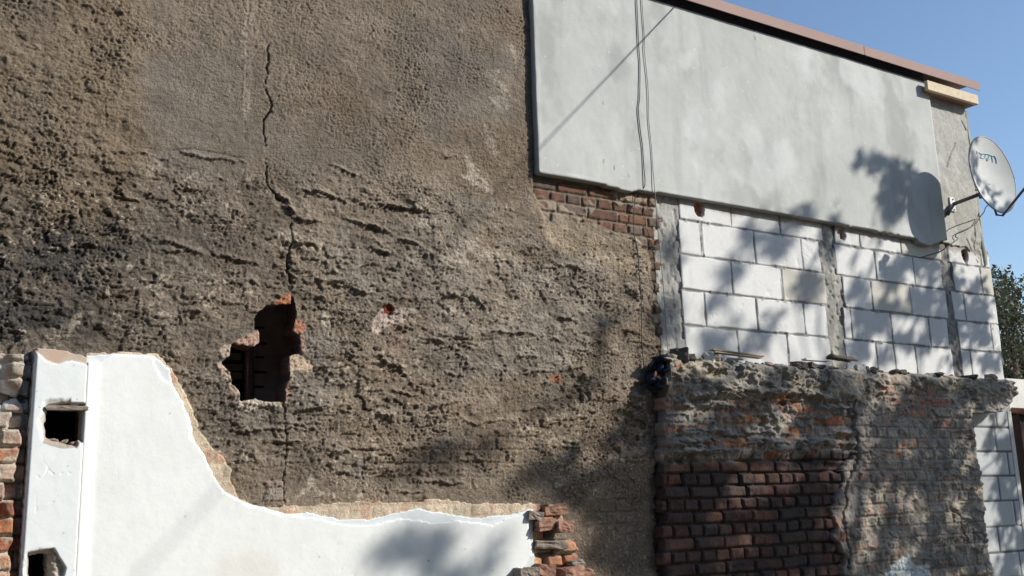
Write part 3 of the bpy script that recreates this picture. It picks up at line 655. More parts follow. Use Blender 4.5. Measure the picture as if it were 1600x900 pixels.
# lower courses of the same building, right of the brick wall
LZ = [2.52, 2.30] + [2.255 - .209 * k for k in range(0)]
LROW = [2.66, 2.46, 2.252, 2.045, 1.838, 1.630, 1.42, 1.21, 1.0, .79, .58, .37, .16, 0]
LJ = {0: 8.30, 1: 8.31, 2: 8.26, 3: 8.40, 4: 8.22, 5: 8.40, 6: 8.12, 7: 8.38, 8: 8.2, 9: 8.35, 10: 8.2, 11: 8.3, 12: 8.2}
def lw(x, z):
    r = np.clip(np.searchsorted(-np.array(LROW), -z) - 1, 0, 12); jz = np.array([LJ[i] for i in range(13)])[r]; up = np.array(LROW)[r]; dn = np.array(LROW)[r + 1]
    return np.minimum(np.minimum(np.abs(z - up), np.abs(z - dn)), np.abs(x - jz)), r
relief('block_infill', rng_(7.55, 8.50, .009), np.concatenate([[0, .4], rng_(.8, 2.62, .009)]), lambda x, z: .010 * sstep(.004, .010, lw(x, z)[0]) + .001 * fbm(x * 12, z * 12, 601, 3),
       lambda x, z, h: mixc(np.zeros(x.shape + (3,)) + np.array((.50, .52, .52)) * (1 + .12 * fbm(x * 5, z * 5, 602, 3))[..., None], (.15, .15, .15), sstep(.010, .005, lw(x, z)[0])), MAT['block'], blk, yf=0, yb=.24)
MB().box(8.475, 8.530, -.016, .05, 0, 2.40).build('corner_trim', MAT['slabwhite'], blk, False, .004)

# ==================================================================== 3. OLD BRICK WALL UNDER THE BLOCKS
old = thing('brick_wall', 'ruined brick wall with ragged mortar top standing under the white block wall', 'wall', (6.2, 0, 0))
def bnd(z): return 6.02 + .28 * sstep(1.6, 2.2, z) + .07 * fbm(z * 9, z * 0, 701, 3) + .05 * (hsh(np.floor((z - 1.06) / .083).astype(np.int64), np.zeros(z.shape, np.int64), 55) - .5)
def ow_zones(x, z):
    beam = sstep(2.40, 2.46, z + .05 * fbm(x * 5, z * 3, 702, 3) - .13 * sstep(6.3, 6.6, x) * sstep(7.9, 7.75, x))
    left = sstep(.007, -.007, x - bnd(z))
    low = sstep(2.03, 1.96, z + .06 * fbm(x * 3, z * 2, 703, 3) - .05 * sstep(5.3, 6., x)) * left
    return beam, left, low
OL = []
_r = random.Random(11)
for i in range(80):
    X = _r.uniform(4.5, 6.3); row = _r.randint(0, 7); Z = 1.97 + row * .062 + _r.gauss(0, .010)
    OL.append((X, Z, _r.uniform(.05, .22), _r.uniform(.012, .024), _r.uniform(.010, .030), _r.uniform(-.06, .06), _r.random() * 90))
for i in range(120): OL.append((_r.uniform(4.5, 8.4), _r.uniform(2.42, 2.66), _r.uniform(.02, .08), _r.uniform(.015, .03), _r.uniform(.006, .02), _r.uniform(-.4, .4), _r.random() * 90))
for i in range(120): OL.append((_r.uniform(6.3, 7.8), _r.uniform(1.0, 2.4), _r.uniform(.02, .09), _r.uniform(.010, .02), _r.uniform(.004, .012), _r.uniform(-.2, .2), _r.random() * 90))
OL.append((5.45, 2.445, .55, .03, .03, -.02, 5)); OL.append((5.9, 2.43, .5, .03, .03, -.03, 6)); OL.append((8.1, 2.36, .3, .05, .05, .02, 8))
def ow_h(x, z):
    beam, left, low = ow_zones(x, z)
    d, r1, r2, r3, u, v, rr, kk = brickfield(x, z, .083, .262, 4.41, 1.06, 'english', 31, .009, .009)
    n1 = fbm(x * 24, z * 24, 711, 3)
    # bare, weathered bricks: rounded faces with open joints
    hb = -.052 + .026 * sstep(-.003, .012, d) ** .7 + .013 * (r2 - .5) + .012 * (r3 - .5) * (u - .5) + .003 * n1 - .014 * sstep(.86, .95, r1)
    hm = -.030 + .008 * n1 + .020 * fbm(x * 7, z * 12, 712, 5, .6) + .010 * sstep(0, .012, d) + .010 * (r2 - .5)
    hr = -.004 + .005 * n1 + .016 * fbm(x * 8, z * 11, 713, 5, .6) + .009 * sstep(-.002, .008, d) * (vn(x * 5, z * 7, 728) > .35) + .012 * (r2 - .5) * (r3 > .5)
    dd = polydist(x + .06 * fbm(z * 9, x * 3, 714, 4, .6), z, np.array([(6.34, 2.5), (6.33, 2.3), (6.30, 2.1), (6.28, 1.95), (6.14, 1.7), (6.10, 1.2)]), False, .1); hr -= .05 * sstep(.016, .004, dd)
    d2 = polydist(x + .02 * fbm(z * 9, x * 3, 715, 3), z, poly([(1485, 795), (1500, 805), (1510, 845)], -.12), False, .1); hr -= .035 * sstep(.02, .004, d2)
    h = hr * (1 - left) + left * ((1 - low) * hm + low * hb)
    hB = .012 + .012 * fbm(x * 4, z * 5, 716, 4) + .012 * fbm(x * 13, z * 13, 717, 3) + .004 * n1
    h = h * (1 - beam) + hB * beam
    wx, wz = x + .02 * fbm(x * 14, z * 14, 740, 2), z + .02 * fbm(x * 14, z * 14, 741, 2)
    f1, _ = worley(wx * 48, wz * 54, 742); g1, _ = worley(wx * 17, wz * 22, 743); q = .25 + 1.3 * vn(x * 5, z * 5, 744)
    cr = (.009 * (.55 - f1) + .020 * sstep(.8, .1, g1) * (vn(wx * 9, wz * 11, 745) > .5) - .016 * sstep(.62, .8, vn(x * 14, z * 16, 746))) * q
    h += cr * ((1 - left) * .55 + left * (1 - low) + .5 * beam) + .25 * cr * low * left
    h += ledges(x, z, OL) * (1 - low)
    gap = sstep(.05, .0, np.abs(z - 1.985 - .05 * fbm(x * 3, z, 703, 3) + .05 * sstep(5.3, 6., x))) * left; h -= .03 * gap * sstep(-.1, .3, fbm(x * 4, z * 4, 718, 2))
    h += .035 * blob(x, z, 8.2, 2.50, .16, .15) + .0
    top = 2.672 - z; h -= .05 * sstep(.045, 0, top + .02 * fbm(x * 10, z, 719, 3))
    return h
def ow_c(x, z, h):
    beam, left, low = ow_zones(x, z)
    d, r1, r2, r3, u, v, rr, kk = brickfield(x, z, .083, .262, 4.41, 1.06, 'english', 31, .009, .009)
    n1 = fbm(x * 18, z * 18, 721, 4); n2 = fbm(x * 4, z * 5, 722, 4)
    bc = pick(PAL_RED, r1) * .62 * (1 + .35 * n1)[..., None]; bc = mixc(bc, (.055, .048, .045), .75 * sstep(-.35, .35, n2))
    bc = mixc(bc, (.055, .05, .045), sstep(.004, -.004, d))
    mort = np.zeros(x.shape + (3,), np.float32) + np.array((.35, .31, .255), np.float32); mort *= (1 + .35 * n1 + .25 * n2)[..., None]
    lm = ledges(x, z, OL); mc = mixc(mort, (.24, .235, .22), .4); ob_ = pick(PAL_OR, r1) * (1 + .3 * n1)[..., None]
    vis = sstep(.006, .002, lm) * sstep(.25, -.05, fbm(x * 6, z * 12, 723, 3) - .05) * sstep(.0, .006, d)
    mm = mc * (1 - vis[..., None]) + ob_ * vis[..., None]
    rc = np.zeros(x.shape + (3,), np.float32) + np.array((.33, .29, .24), np.float32); rc *= (1 + .45 * n1 + .35 * n2)[..., None]
    rc = mixc(rc, (.24, .21, .18), .7 * sstep(.35, .0, x - bnd(z)))
    rc = mixc(rc, (.18, .165, .15), .6 * sstep(.005, -.003, d) * vn(x * 7, z * 7, 724))
    redv = .75 * sstep(.0, .006, d) * ((r2 > .70) * 1.) * sstep(-.05, .3, n1 + .5 * fbm(x * 3, z * 3, 729, 2)) + .8 * pblob(x, z, 1410, 610, 30, 22, 0, -.12) * sstep(0, .004, d); rc = rc * (1 - np.clip(redv, 0, .9)[..., None]) + ob_ * np.clip(redv, 0, .9)[..., None]
    rc = mixc(rc, (.22, .225, .21), .4 * sstep(.1, .4, fbm(x * 3 + 4, z * 3, 725, 3)))
    ww = sdf(x, z, poly([(1375, 905), (1392, 885), (1408, 872), (1420, 868), (1430, 884), (1450, 882), (1455, 905), (1455, 1000), (1375, 1000)], -.12), .1); rc = mixc(rc, (.58, .62, .60), sstep(.008, -.004, ww + .01 * n1))
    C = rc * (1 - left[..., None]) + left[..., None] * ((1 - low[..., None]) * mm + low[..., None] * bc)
    B = np.zeros(x.shape + (3,), np.float32) + np.array((.38, .33, .26), np.float32); B *= (1 + .3 * n1 + .3 * n2)[..., None]
    B = mixc(B, (.20, .20, .19), .6 * sstep(.05, .4, fbm(x * 3.5, z * 5, 726, 4))); B = mixc(B, (.46, .42, .35), .6 * sstep(.15, .5, fbm(x * 7, z * 8, 727, 4)))
    B = mixc(B, (.48, .24, .14), sstep(.4, .9, pblob(x, z, 1054, 573, 8, 9, 0, -.12) + .3 * n1) * .8)
    return C * (1 - beam[..., None]) + B * beam[..., None]
def ow_mask(x, z):
    r = np.floor((z - 1.06) / .083).astype(np.int64)
    l = np.interp(z, [0, 1.2, 2.0, 2.45, 2.7], [4.40, 4.40, 4.45, 4.475, 4.50]) + np.where(r % 2 == 0, .012, -.012) + .02 * (hsh(r, r * 0 + 1, 31) - .5)
    rt = np.where(z > 2.36 + .03 * fbm(x * 6, x * 0, 731, 2), 8.45 - .3 * sstep(2.55, 2.36, z) + .02 * fbm(z * 16, z * 0, 732, 2), 7.79 + .03 * fbm(z * 5, z * 0, 733, 2) + .03 * (hsh(r, r * 0 + 1, 33) - .5))
    tp = 2.664 + .016 * fbm(x * 5, x * 0, 734, 3) + .008 * fbm(x * 25, x * 0, 735, 2)
    return (x > l) & (x < rt) & (z < tp)
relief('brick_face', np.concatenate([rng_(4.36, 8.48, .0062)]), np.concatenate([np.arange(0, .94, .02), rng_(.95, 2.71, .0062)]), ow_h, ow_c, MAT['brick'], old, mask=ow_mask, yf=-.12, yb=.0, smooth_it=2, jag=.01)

# ==================================================================== 4. WHITE PLASTERED REMNANT, LOWER LEFT
wh = thing('white_wall', 'remnant of a white painted wall low on the left, falling in a curve', 'wall', (2.0, -.05, 0))
def low(P, zb=0.): return np.concatenate([P, np.array([(P[-1][0], zb), (P[0][0], zb)])])
YC, YU, YW = -.085, -.096, -.106
CORE = low(poly([(132, 551), (190, 550), (246, 553), (277, 590), (300, 640), (312, 672), (332, 700), (350, 715), (362, 735), (360, 752), (372, 778), (400, 793), (470, 790), (560, 784), (620, 786), (690, 780), (760, 788), (830, 787), (856, 789), (880, 797), (883, 826), (900, 858), (906, 872), (916, 884), (930, 900), (940, 960)], YC))
UND = low(poly([(132, 556), (180, 552), (242, 556), (266, 577), (270, 600), (285, 626), (297, 655), (304, 690), (326, 735), (346, 765), (385, 786), (450, 803), (480, 800), (530, 812), (575, 812), (610, 803), (650, 795), (700, 803), (745, 810), (790, 806), (832, 796), (834, 870), (830, 905), (832, 960)], YU))
WHI = low(poly([(120, 560), (142, 566), (152, 566), (165, 560), (185, 553), (238, 557), (244, 575), (252, 590), (270, 603), (286, 630), (295, 660), (299, 685), (314, 703), (333, 742), (352, 770), (392, 790), (445, 805), (500, 812), (560, 822), (590, 820), (625, 810), (655, 813), (700, 818), (712, 811), (735, 816), (770, 821), (790, 812), (815, 800), (827, 797), (829, 806), (825, 822), (827, 840), (831, 856), (831, 870), (822, 880), (805, 905), (800, 960)], YW))
def core_h(x, z):
    d, r1, r2, r3, u, v, rr, kk = brickfield(x, z, .078, .25, .3, .02, 'english', 41, .008)
    st = sstep(3.40, 3.46, x)
    h = .004 * fbm(x * 10, z * 14, 801, 4) + .002 * fbm(x * 40, z * 40, 802, 2) + .003 * sstep(0, .01, d)
    h += st * (.035 * sstep(-.002, .012, d) + .05 * (r2 - .6) + .012 * fbm(x * 12, z * 12, 803, 3) - .02)
    return h
def core_c(x, z, h):
    d, r1, r2, r3, u, v, rr, kk = brickfield(x, z, .078, .25, .3, .02, 'english', 41, .008)
    n = fbm(x * 16, z * 16, 811, 4); C = np.zeros(x.shape + (3,), np.float32) + np.array((.56, .46, .34), np.float32); C *= (1 + .25 * n)[..., None]
    C = mixc(C, (.50, .29, .19), .8 * sstep(0, .006, d) * (r2 > .45) * sstep(-.2, .2, fbm(x * 8, z * 10, 812, 3)))
    st = sstep(3.40, 3.46, x)[..., None]; S = pick(PAL_OR, r1) * (1 + .3 * n)[..., None]; S = mixc(S, (.36, .32, .25), np.clip(sstep(.006, -.002, d) + .6 * sstep(.0, .3, fbm(x * 9, z * 9, 813, 3)), 0, 1))
    return C * (1 - st) + S * st
relief('brick_core', rng_(.86, 3.95, .007), np.concatenate([np.arange(0, .97, .02), rng_(.98, 2.53, .007)]), core_h, core_c, MAT['brick'], wh, yf=YC, yb=.0, smooth_it=1,
       mask=lambda x, z: inpoly(x + .010 * fbm(x * 30, z * 30, 815, 2), z + .012 * fbm(x * 30, z * 30, 816, 3), CORE) & ~((x > 3.43) & (x < 3.75) & (z > 1.515) & (z < 1.575) & (x > 3.47)))
for k, (px, py, sx, sz, c) in enumerate(((869, 797, .15, .062, 0), (852, 820, .13, .066, 0), (876, 823, .12, .066, 0), (862, 851, .20, .05, 1), (850, 892, .12, .075, 0), (888, 893, .14, .06, 0), (915, 897, .12, .055, 0), (830, 893, .08, .05, 1), (812, 896, .07, .06, 1), (838, 806, .10, .05, 1), (900, 880, .10, .04, 1))):
    p = at(px, py, -.12); chunk('broken_brick', MAT['redrubble'] if c == 0 else MAT['rubble'], (p[0], -.075 - .02 * (k % 3), p[2]), (sx, .12, sz), 100 + k, wh, True, Matrix.Rotation(.06 * (k % 5 - 2), 4, 'Y') @ Matrix.Rotation(.1 * (k % 3 - 1), 4, 'Z'))
relief('undercoat', rng_(.86, 3.6, .008), np.concatenate([[0, .5], rng_(.98, 2.53, .008)]), lambda x, z: .0012 * fbm(x * 4, z * 4, 821, 3), lambda x, z, h: np.zeros(x.shape + (3,)) + np.array((.66, .70, .71)) * (1 + .06 * fbm(x * 9, z * 9, 822, 3))[..., None], MAT['white'], wh, yf=YU, yb=YC - .001, smooth_it=2,
       mask=lambda x, z: inpoly(x + .007 * fbm(x * 20, z * 20, 823, 3), z + .007 * fbm(x * 20, z * 20, 824, 3), UND))
def wc(x, z, h):
    C = np.zeros(x.shape + (3,), np.float32) + np.array((.80, .82, .80), np.float32)
    C *= (1 + .03 * fbm(x * 3, z * 3, 831, 4))[..., None]
    C = mixc(C, (.66, .62, .55), .35 * sstep(.1, .5, fbm(x * 6, z * 6, 832, 4)) * (pblob(x, z, 545, 860, 60, 40, 0, YW) + .15))
    n = fbm(x * 40, z * 40, 833, 3); cr = ridge(x * 9, z * 7, 834, 2)
    C = mixc(C, (.42, .40, .37), .7 * sstep(.93, .99, cr) * sstep(.3, .8, pblob(x, z, 545, 860, 50, 60, 0, YW) + pblob(x, z, 440, 885, 14, 14, 0, YW) * .6))
    C = mixc(C, (.70, .66, .60), .5 * sstep(.25, .8, pblob(x, z, 390, 890, 70, 40, 0, YW) + .3 * fbm(x * 5, z * 5, 835, 3)))
    C = mixc(C, (.35, .34, .33), .7 * (hsh(np.floor(x / .009).astype(np.int64), np.floor(z / .009).astype(np.int64), 836) > .9994))
    return C
relief('white_plaster', rng_(.864, 3.5, .0085), np.concatenate([[0, .5], rng_(.98, 2.53, .0085)]), lambda x, z: .003 * fbm(x * 2.2, z * 2.2, 841, 3) + .0008 * fbm(x * 12, z * 8, 842, 3) - .0025 * sstep(.9, .99, ridge(x * 9, z * 7, 834, 2)) * sstep(.3, .8, pblob(x, z, 545, 860, 50, 60, 0, YW)) + .02 * sstep(.95, .872, x) ** 2, wc, MAT['white'], wh, yf=YW, yb=YU - .001, smooth_it=2,
       mask=lambda x, z: inpoly(x + .006 * fbm(x * 16, z * 16, 843, 3), z + .008 * fbm(x * 16, z * 16, 844, 3), WHI))

# ---- white pier with two pockets
pier = thing('white_pier', 'narrow white plastered pier at the far left with two square broken pockets in it', 'pier', (.76, -.07, 0))
YP = -.13
H1 = poly([(76, 634), (98, 631), (132, 632), (134, 683), (127, 690), (122, 686), (118, 697), (100, 692), (72, 684), (70, 660)], YP)
H2 = poly([(46, 869), (62, 865), (76, 865), (77, 885), (79, 905), (77, 930), (45, 930)], YP)
H2b = poly([(44, 864), (64, 860), (84, 857), (93, 872), (103, 888), (98, 905), (95, 930), (44, 930)], YP)
PTOP = poly([(54, 543), (80, 545), (100, 548), (128, 556), (135, 558)], YP)
PBRK = poly([(54, 546), (70, 562), (90, 569), (112, 564), (125, 567), (137, 570)], YP)
XL, XR = .632, .872
def pr_h(x, z):
    brk = sstep(-.004, .006, z - np.interp(x, PBRK[:, 0], PBRK[:, 1]) + .006 * fbm(x * 30, z * 30, 901, 2))
    d1 = np.minimum(sdf(x, z, H1), sdf(x, z, H2)); rim = sstep(.030, .004, d1 + .014 * fbm(x * 30, z * 30, 902, 3))
    h = .0015 * fbm(x * 6, z * 4, 903, 3) - .008 * brk - .010 * rim * (x < .80) - .014 * sstep(.012, .0, d1)
    e = np.minimum(x - XL, XR - x); h -= .012 * sstep(.012, 0, e) + .004 * sstep(.006, 0, x - XL) * vn(z * 60, z * 0, 904)
    h -= .0020 * sstep(.9, .98, ridge(x * 10, z * 6, 905, 2)) * sstep(2.05, 1.9, z)
    h -= .030 * sstep(.004, -.004, sdf(x, z, H2b, .05)) * (.7 + .5 * fbm(x * 40, z * 40, 906, 3))
    return h
def pr_c(x, z, h):
    n = fbm(x * 26, z * 26, 911, 4); C = np.zeros(x.shape + (3,), np.float32) + np.array((.76, .80, .80), np.float32); C *= (1 + .03 * n)[..., None]
    C = mixc(C, (.80, .81, .80), sstep(.83, .86, x))  # paler strip paints in bounced light along the right corner
    brk = sstep(-.004, .006, z - np.interp(x, PBRK[:, 0], PBRK[:, 1]) + .006 * fbm(x * 30, z * 30, 901, 2)); C = mixc(C, (.50, .40, .31), brk * .9); C = mixc(C, (.52, .34, .25), brk * .5 * sstep(0, .3, fbm(x * 14, z * 14, 912, 3)))
    d1 = np.minimum(sdf(x, z, H1), sdf(x, z, H2)); rim = sstep(.030, .004, d1 + .014 * fbm(x * 30, z * 30, 902, 3)); C = mixc(C, (.40, .37, .30), rim * .55 * (x < .80)); C = mixc(C, (.36, .31, .25), sstep(.014, .002, d1) * .8)
    H1b = poly([(70, 684), (78, 672), (95, 677), (108, 672), (112, 684), (126, 689), (120, 700), (100, 700), (82, 697), (68, 692)], YP); C = mixc(C, (.34, .28, .22), sstep(.006, -.002, sdf(x, z, H1b, .05) + .004 * n) * .9)
    C = mixc(C, (.42, .36, .29), sstep(.004, -.002, sdf(x, z, H2b, .05)) * .9)
    C = mixc(C, (.36, .36, .38), .75 * sstep(.93, .99, ridge(x * 10, z * 6, 905, 2)) * sstep(2.05, 1.9, z) * sstep(-.1, .2, fbm(x * 4, z * 4, 913, 2)))
    C = mixc(C, (.40, .40, .42), .6 * (hsh(np.floor(x / .008).astype(np.int64), np.floor(z / .008).astype(np.int64), 914) > .996))
    C = mixc(C, (.45, .40, .35), .5 * sstep(.008, 0, x - XL) * vn(z * 40, z * 0, 915))
    return C
relief('plaster_skin', rng_(XL, XR, .004), np.concatenate([[0, .5], rng_(1.35, 2.53, .004)]), pr_h, pr_c, MAT['white'], pier, yf=YP, yb=.06, smooth_it=2, jag=.012,
       mask=lambda x, z: (z < np.interp(x, PTOP[:, 0], PTOP[:, 1]) + .004 * fbm(x * 30, x * 0, 921, 2)) & ~inpoly(x + .003 * fbm(x * 50, z * 50, 922, 2), z + .003 * fbm(x * 50, z * 50, 923, 2), H1) & ~inpoly(x + .003 * fbm(x * 50, z * 50, 922, 2), z, H2),
       rimc=lambda x, z: np.zeros((len(x), 3)) + np.array((.36, .33, .30)) * (.7 + .6 * vn(x * 60, z * 60, 3))[:, None])
a, b = at(76, 637, YP + .012), at(133, 641, YP + .012)
chunk('pocket_lintel', MAT['rubble'], ((a[0] + b[0]) / 2, YP + .02, (a[2] + b[2]) / 2 + .004), (b[0] - a[0] + .02, .05, .022), 501, pier, True, Matrix.Identity(4))
for k, (px, py, s) in enumerate(((84, 686, .05), (100, 688, .045), (116, 690, .04))):
    p = at(px, py, YP + .03); chunk('mortar_lump', MAT['rubble'], (p[0], YP + .04, p[2] - .008), (s, .05, s * .45), 510 + k, pier)

# ---- toothed brick end at the far left edge
end = thing('toothed_brickwork', 'broken toothed end of orange and grey bricks at far left beside the white pier', 'wall', (.4, -.05, 0))
def tb_h(x, z):
    d, r1, r2, r3, u, v, rr, kk = brickfield(x, z, .079, .25, .375, 1.02, 'running', 61, .003, .012)
    n = fbm(x * 26, z * 26, 931, 3)
    f1, _ = worley(x * 50, z * 55, 934)
    h = .020 * sstep(-.001, .005, d) + .034 * (r2 - .5) + .005 * n + .008 * fbm(x * 9, z * 9, 932, 2) + .008 * (.5 - f1) * (d < .002) + .003 * (.5 - f1)
    ed = .592 + .02 * fbm(z * 14, z * 0, 933, 2) - .05 * (r3 > .72) * (rr % 2 == 0)
    h -= .06 * sstep(-.004, .008, x - ed)
    h -= .07 * pblob(x, z, 14, 618, 26, 14, 0, -.10) + .05 * pblob(x, z, 2, 590, 12, 60, 0, -.1) + .04 * pblob(x, z, 0, 800, 8, 20, 0, -.1)
    return h
def tb_c(x, z, h):
    d, r1, r2, r3, u, v, rr, kk = brickfield(x, z, .079, .25, .375, 1.02, 'running', 61, .003, .012)
    n = fbm(x * 20, z * 20, 941, 4); C = pick(np.array([(.50, .22, .11), (.44, .20, .12), (.52, .30, .19), (.40, .28, .22), (.46, .34, .27), (.36, .15, .09)], np.float32), r1) * (1 + .25 * n)[..., None]
    up = sstep(2.0, 2.15, z)
    C = mixc(C, (.46, .38, .32), up * .75); C = mixc(C, (.50, .46, .37), np.clip(sstep(.005, -.002, d) + .75 * sstep(.05, .35, fbm(x * 12, z * 14, 942, 3)), 0, .95))
    C = mixc(C, (.60, .62, .64), sstep(-.015, -.035, h) * sstep(2.1, 2.25, z) * .8)  # white plaster in the recess, its bluish shade put into the colour
    return C
relief('brick_face', np.concatenate([np.arange(-.6, .215, .015), rng_(.22, .632, .005)]), np.concatenate([np.arange(0, 1.37, .02), rng_(1.38, 2.52, .005)]), tb_h, tb_c, MAT['brick'], end, yf=-.085, yb=.0, smooth_it=2,
       mask=lambda x, z: z < 2.475 + .012 * fbm(x * 12, x * 0, 943, 3))

# ==================================================================== 5. SATELLITE DISH
DC = Vector((8.08, -.422, 4.401)); dn = Vector((math.cos(.087) * math.sin(-.025), -math.cos(.087) * math.cos(.025), math.sin(.087)))
du = Vector((0, 0, 1)).cross(dn).normalized(); dv = dn.cross(du)
def dpt(a, b, c=0.): return DC + du * a + dv * b + dn * c
dish = thing('satellite_dish', 'white oval satellite dish with faint blue scrawl beside the corner of the block building', 'satellite dish', (8.0, 0, 4.0))
def bowl(name, back, mt, par):
    V = []; Fs = []; NR, NA = 14, 64
    for i in range(NR + 1):
        t = i / NR
        for k in range(NA):
            a = 2 * math.pi * k / NA; z = -.055 * (1 - t * t) - (.004 if back else 0)
            V.append(dpt(.302 * t * math.cos(a) * (1.0), .352 * t * math.sin(a), z))
    for i in range(NR):
        for k in range(NA): a = i * NA + k; b = i * NA + (k + 1) % NA; Fs.append((a, b, b + NA, a + NA))
    m = MB(); m.add(V, Fs); return m
m = bowl('', False, None, None); m.build('reflector', MAT['dish'], dish, True)
m = bowl('', True, None, None); m.build('reflector_back', MAT['dishback'], dish, True)
MB().tube([dpt(.304 * math.cos(a), .354 * math.sin(a), -.004) for a in np.linspace(0, 2 * math.pi, 65)], .0065, 6).build('rim', MAT['dishback'], dish, True)
def onDish(zx, zy):
    px, py = 1510 + zx / 11.24, 210 + zy / 11.24
    d = RC.T @ np.array([px - 800., -(py - 450.), -F]); d = Vector(d).normalized(); o = Vector(CAM)
    q = DC + dn * -.04
    for _ in range(4):
        t = (q - o).dot(dn) / d.dot(dn); p = o + d * t; r = p - DC; a, b = r.dot(du) / .302, r.dot(dv) / .352
        q = DC + dn * (-.055 * (1 - a * a - b * b) + .0015)
    return p
m = MB()
for st in ([(178, 338), (215, 318), (250, 345), (264, 375), (245, 408)], [(272, 345), (330, 345), (322, 400), (300, 425), (245, 410)], [(330, 345), (412, 360), (388, 400), (375, 460), (352, 450), (350, 412)], [(395, 360), (440, 375), (452, 430), (460, 490)], [(450, 388), (488, 380), (520, 430), (530, 512)], [(180, 290), (190, 325), (215, 320)]):
    m.tube(spline([onDish(*q) for q in st], 5), .0038, 5)
m.build('lettering', MAT['ink'], dish, True)
lnb = dpt(-.02, -.10, .47); bot = dpt(0, -.352, -.01)
MB().tube([dpt(0, -.20, -.07), dpt(0, -.36, -.05), dpt(0, -.385, .0), lnb], .011, 8).build('feed_arm', MAT['steel'], dish, True)
m = MB(); m.tube([lnb, lnb + dn * -.05 + dv * .03], .028, 16); m.tube([lnb + dn * -.05 + dv * .03, lnb + dn * -.075 + dv * .045], .034, 16); m.tube([lnb + dv * -.02, lnb + dv * .05], .02, 10); m.build('receiver', MAT['galv'], dish, True)
wk = at(1489, 320, -.03); wl = at(1480, 332, -.03)
knee = at(1490, 319, -.05); tipp = Vector((DC.x - .02, -.30, knee[2] + .01))
br = MB().box(wk[0] - .035, wk[0] + .035, -.030, -.020, wk[2] - .06, wk[2] + .07).build('wall_plate', MAT['galv'], dish, False, .002)
m = MB()
for zz in (-.045, .052): MB().tube([(wk[0] + .01, -.038, wk[2] + zz), (wk[0] + .01, -.028, wk[2] + zz)], .007, 6).build('bolt', MAT['steel'], br, False)
m = MB(); e = at(1532, 303, -.28)
m.tube([(wl[0], -.03, wl[2] - .02), (knee[0], -.05, knee[2])], .016, 8); m.tube([(knee[0], -.045, knee[2]), tuple(e)], .017, 8); m.tube([tuple(e + np.array([0, 0, -.04])), tuple(e + np.array([0, 0, .06]))], .017, 8)
m.build('mount_arm', MAT['steel'], dish, True)
m = MB(); e = Vector(e)
for dz in (.0, .035): m.tube([e + Vector((-.04, .02, dz)), e + Vector((.03, -.02, dz)), dpt(0, -.10 + dz, -.06)], .006, 6)
m.tube([e + Vector((0, -.01, .02)), dpt(0, -.06, -.058)], .02, 8)
m.build('clamp', MAT['steel'], dish, True)
pts = [at(1570, 323, -.40), at(1562, 316, -.35), at(1550, 316, -.28), at(1541, 323, -.2), at(1537, 332, -.1), at(1532, 338, -.05), at(1524, 350, -.045), at(1510, 358, -.04), at(1496, 364, -.04), at(1493, 370, -.035), at(1497, 373, -.04), at(1488, 380, -.04), at(1478, 388, -.04), at(1466, 394, -.07), at(1440, 402, -.03)]
tag(MB().tube(spline(pts, 6), .0042, 6).build('antenna_cable', MAT['cable'], None, True), 'thin looping aerial cable running from the satellite dish down the corner plaster', 'cable')

# ==================================================================== 6. CABLES
pts = [at(993, -60, -.066), at(995, 0, -.066), at(998, 70, -.066), at(1000, 100, -.066), at(999.5, 150, -.066), at(997.5, 170, -.066), at(1000, 200, -.066), at(1004, 230, -.066), at(1006, 260, -.066), at(1007, 291, -.066), at(993, 305, -.03), at(990.5, 360, -.028), at(996, 390, -.03), at(999, 430, -.032), at(1002, 470, -.03), at(1003, 540, -.03), at(1006, 575, -.034), at(1003, 640, -.03)]
tag(MB().tube(spline(pts, 8), .0036, 6).build('hanging_cable', MAT['cable'], None, True), 'darker left cable of the two hanging down the grey slab and over brown plaster', 'cable', 'cables hanging down the wall')
pts = [at(1001, -60, -.066), at(1003, 0, -.066), at(1007, 60, -.066), at(1007, 80, -.066), at(1012, 130, -.066), at(1013.5, 160, -.066), at(1014, 190, -.066), at(1018, 230, -.066), at(1020, 260, -.066), at(1024, 310, -.07), at(1029, 370, -.04), at(1036, 440, -.03), at(1040, 500, -.03), at(1044, 548, -.06), at(1049, 580, -.2), at(1050.5, 640, -.2), at(1051, 722, -.2)]
tag(MB().tube(spline(pts, 8), .0028, 6).build('hanging_cable', MAT['wire'], None, True), 'thin pale right-hand cable hanging past the grey column and down over the brick wall ledge', 'cable', 'cables hanging down the wall')
S1, S2 = np.array([4.915, -.06, 5.40]), np.array([3.585, -.06, 4.01])
A_ = S1 + .10 * SUN; B_ = S2 + 4.2 * SUN
far = A_ + (B_ - A_) * 5.0; near = A_ - (B_ - A_) * .03
pts = [near + (far - near) * t + np.array([0, 0, 0]) for t in np.linspace(0, 1, 20)]
tag(MB().tube(pts, .0062, 6).build('overhead_wire', MAT['cable'], None, True), 'overhead wire leaving the roof edge that throws the slanting line across the grey render', 'wire')
m = thing('utility_pole', 'wooden pole out in the yard that carries the overhead wire', 'pole', (far[0], far[1], 0))
MB().tube([(far[0], far[1], 0), (far[0], far[1], far[2] + .4)], .11, 14, .08).build('post', MAT['bark'], m, True)
MB().tube([(far[0] - .05, far[1], far[2]), (far[0] + .12, far[1], far[2])], .02, 8).build('insulator', MAT['galv'], m, True)

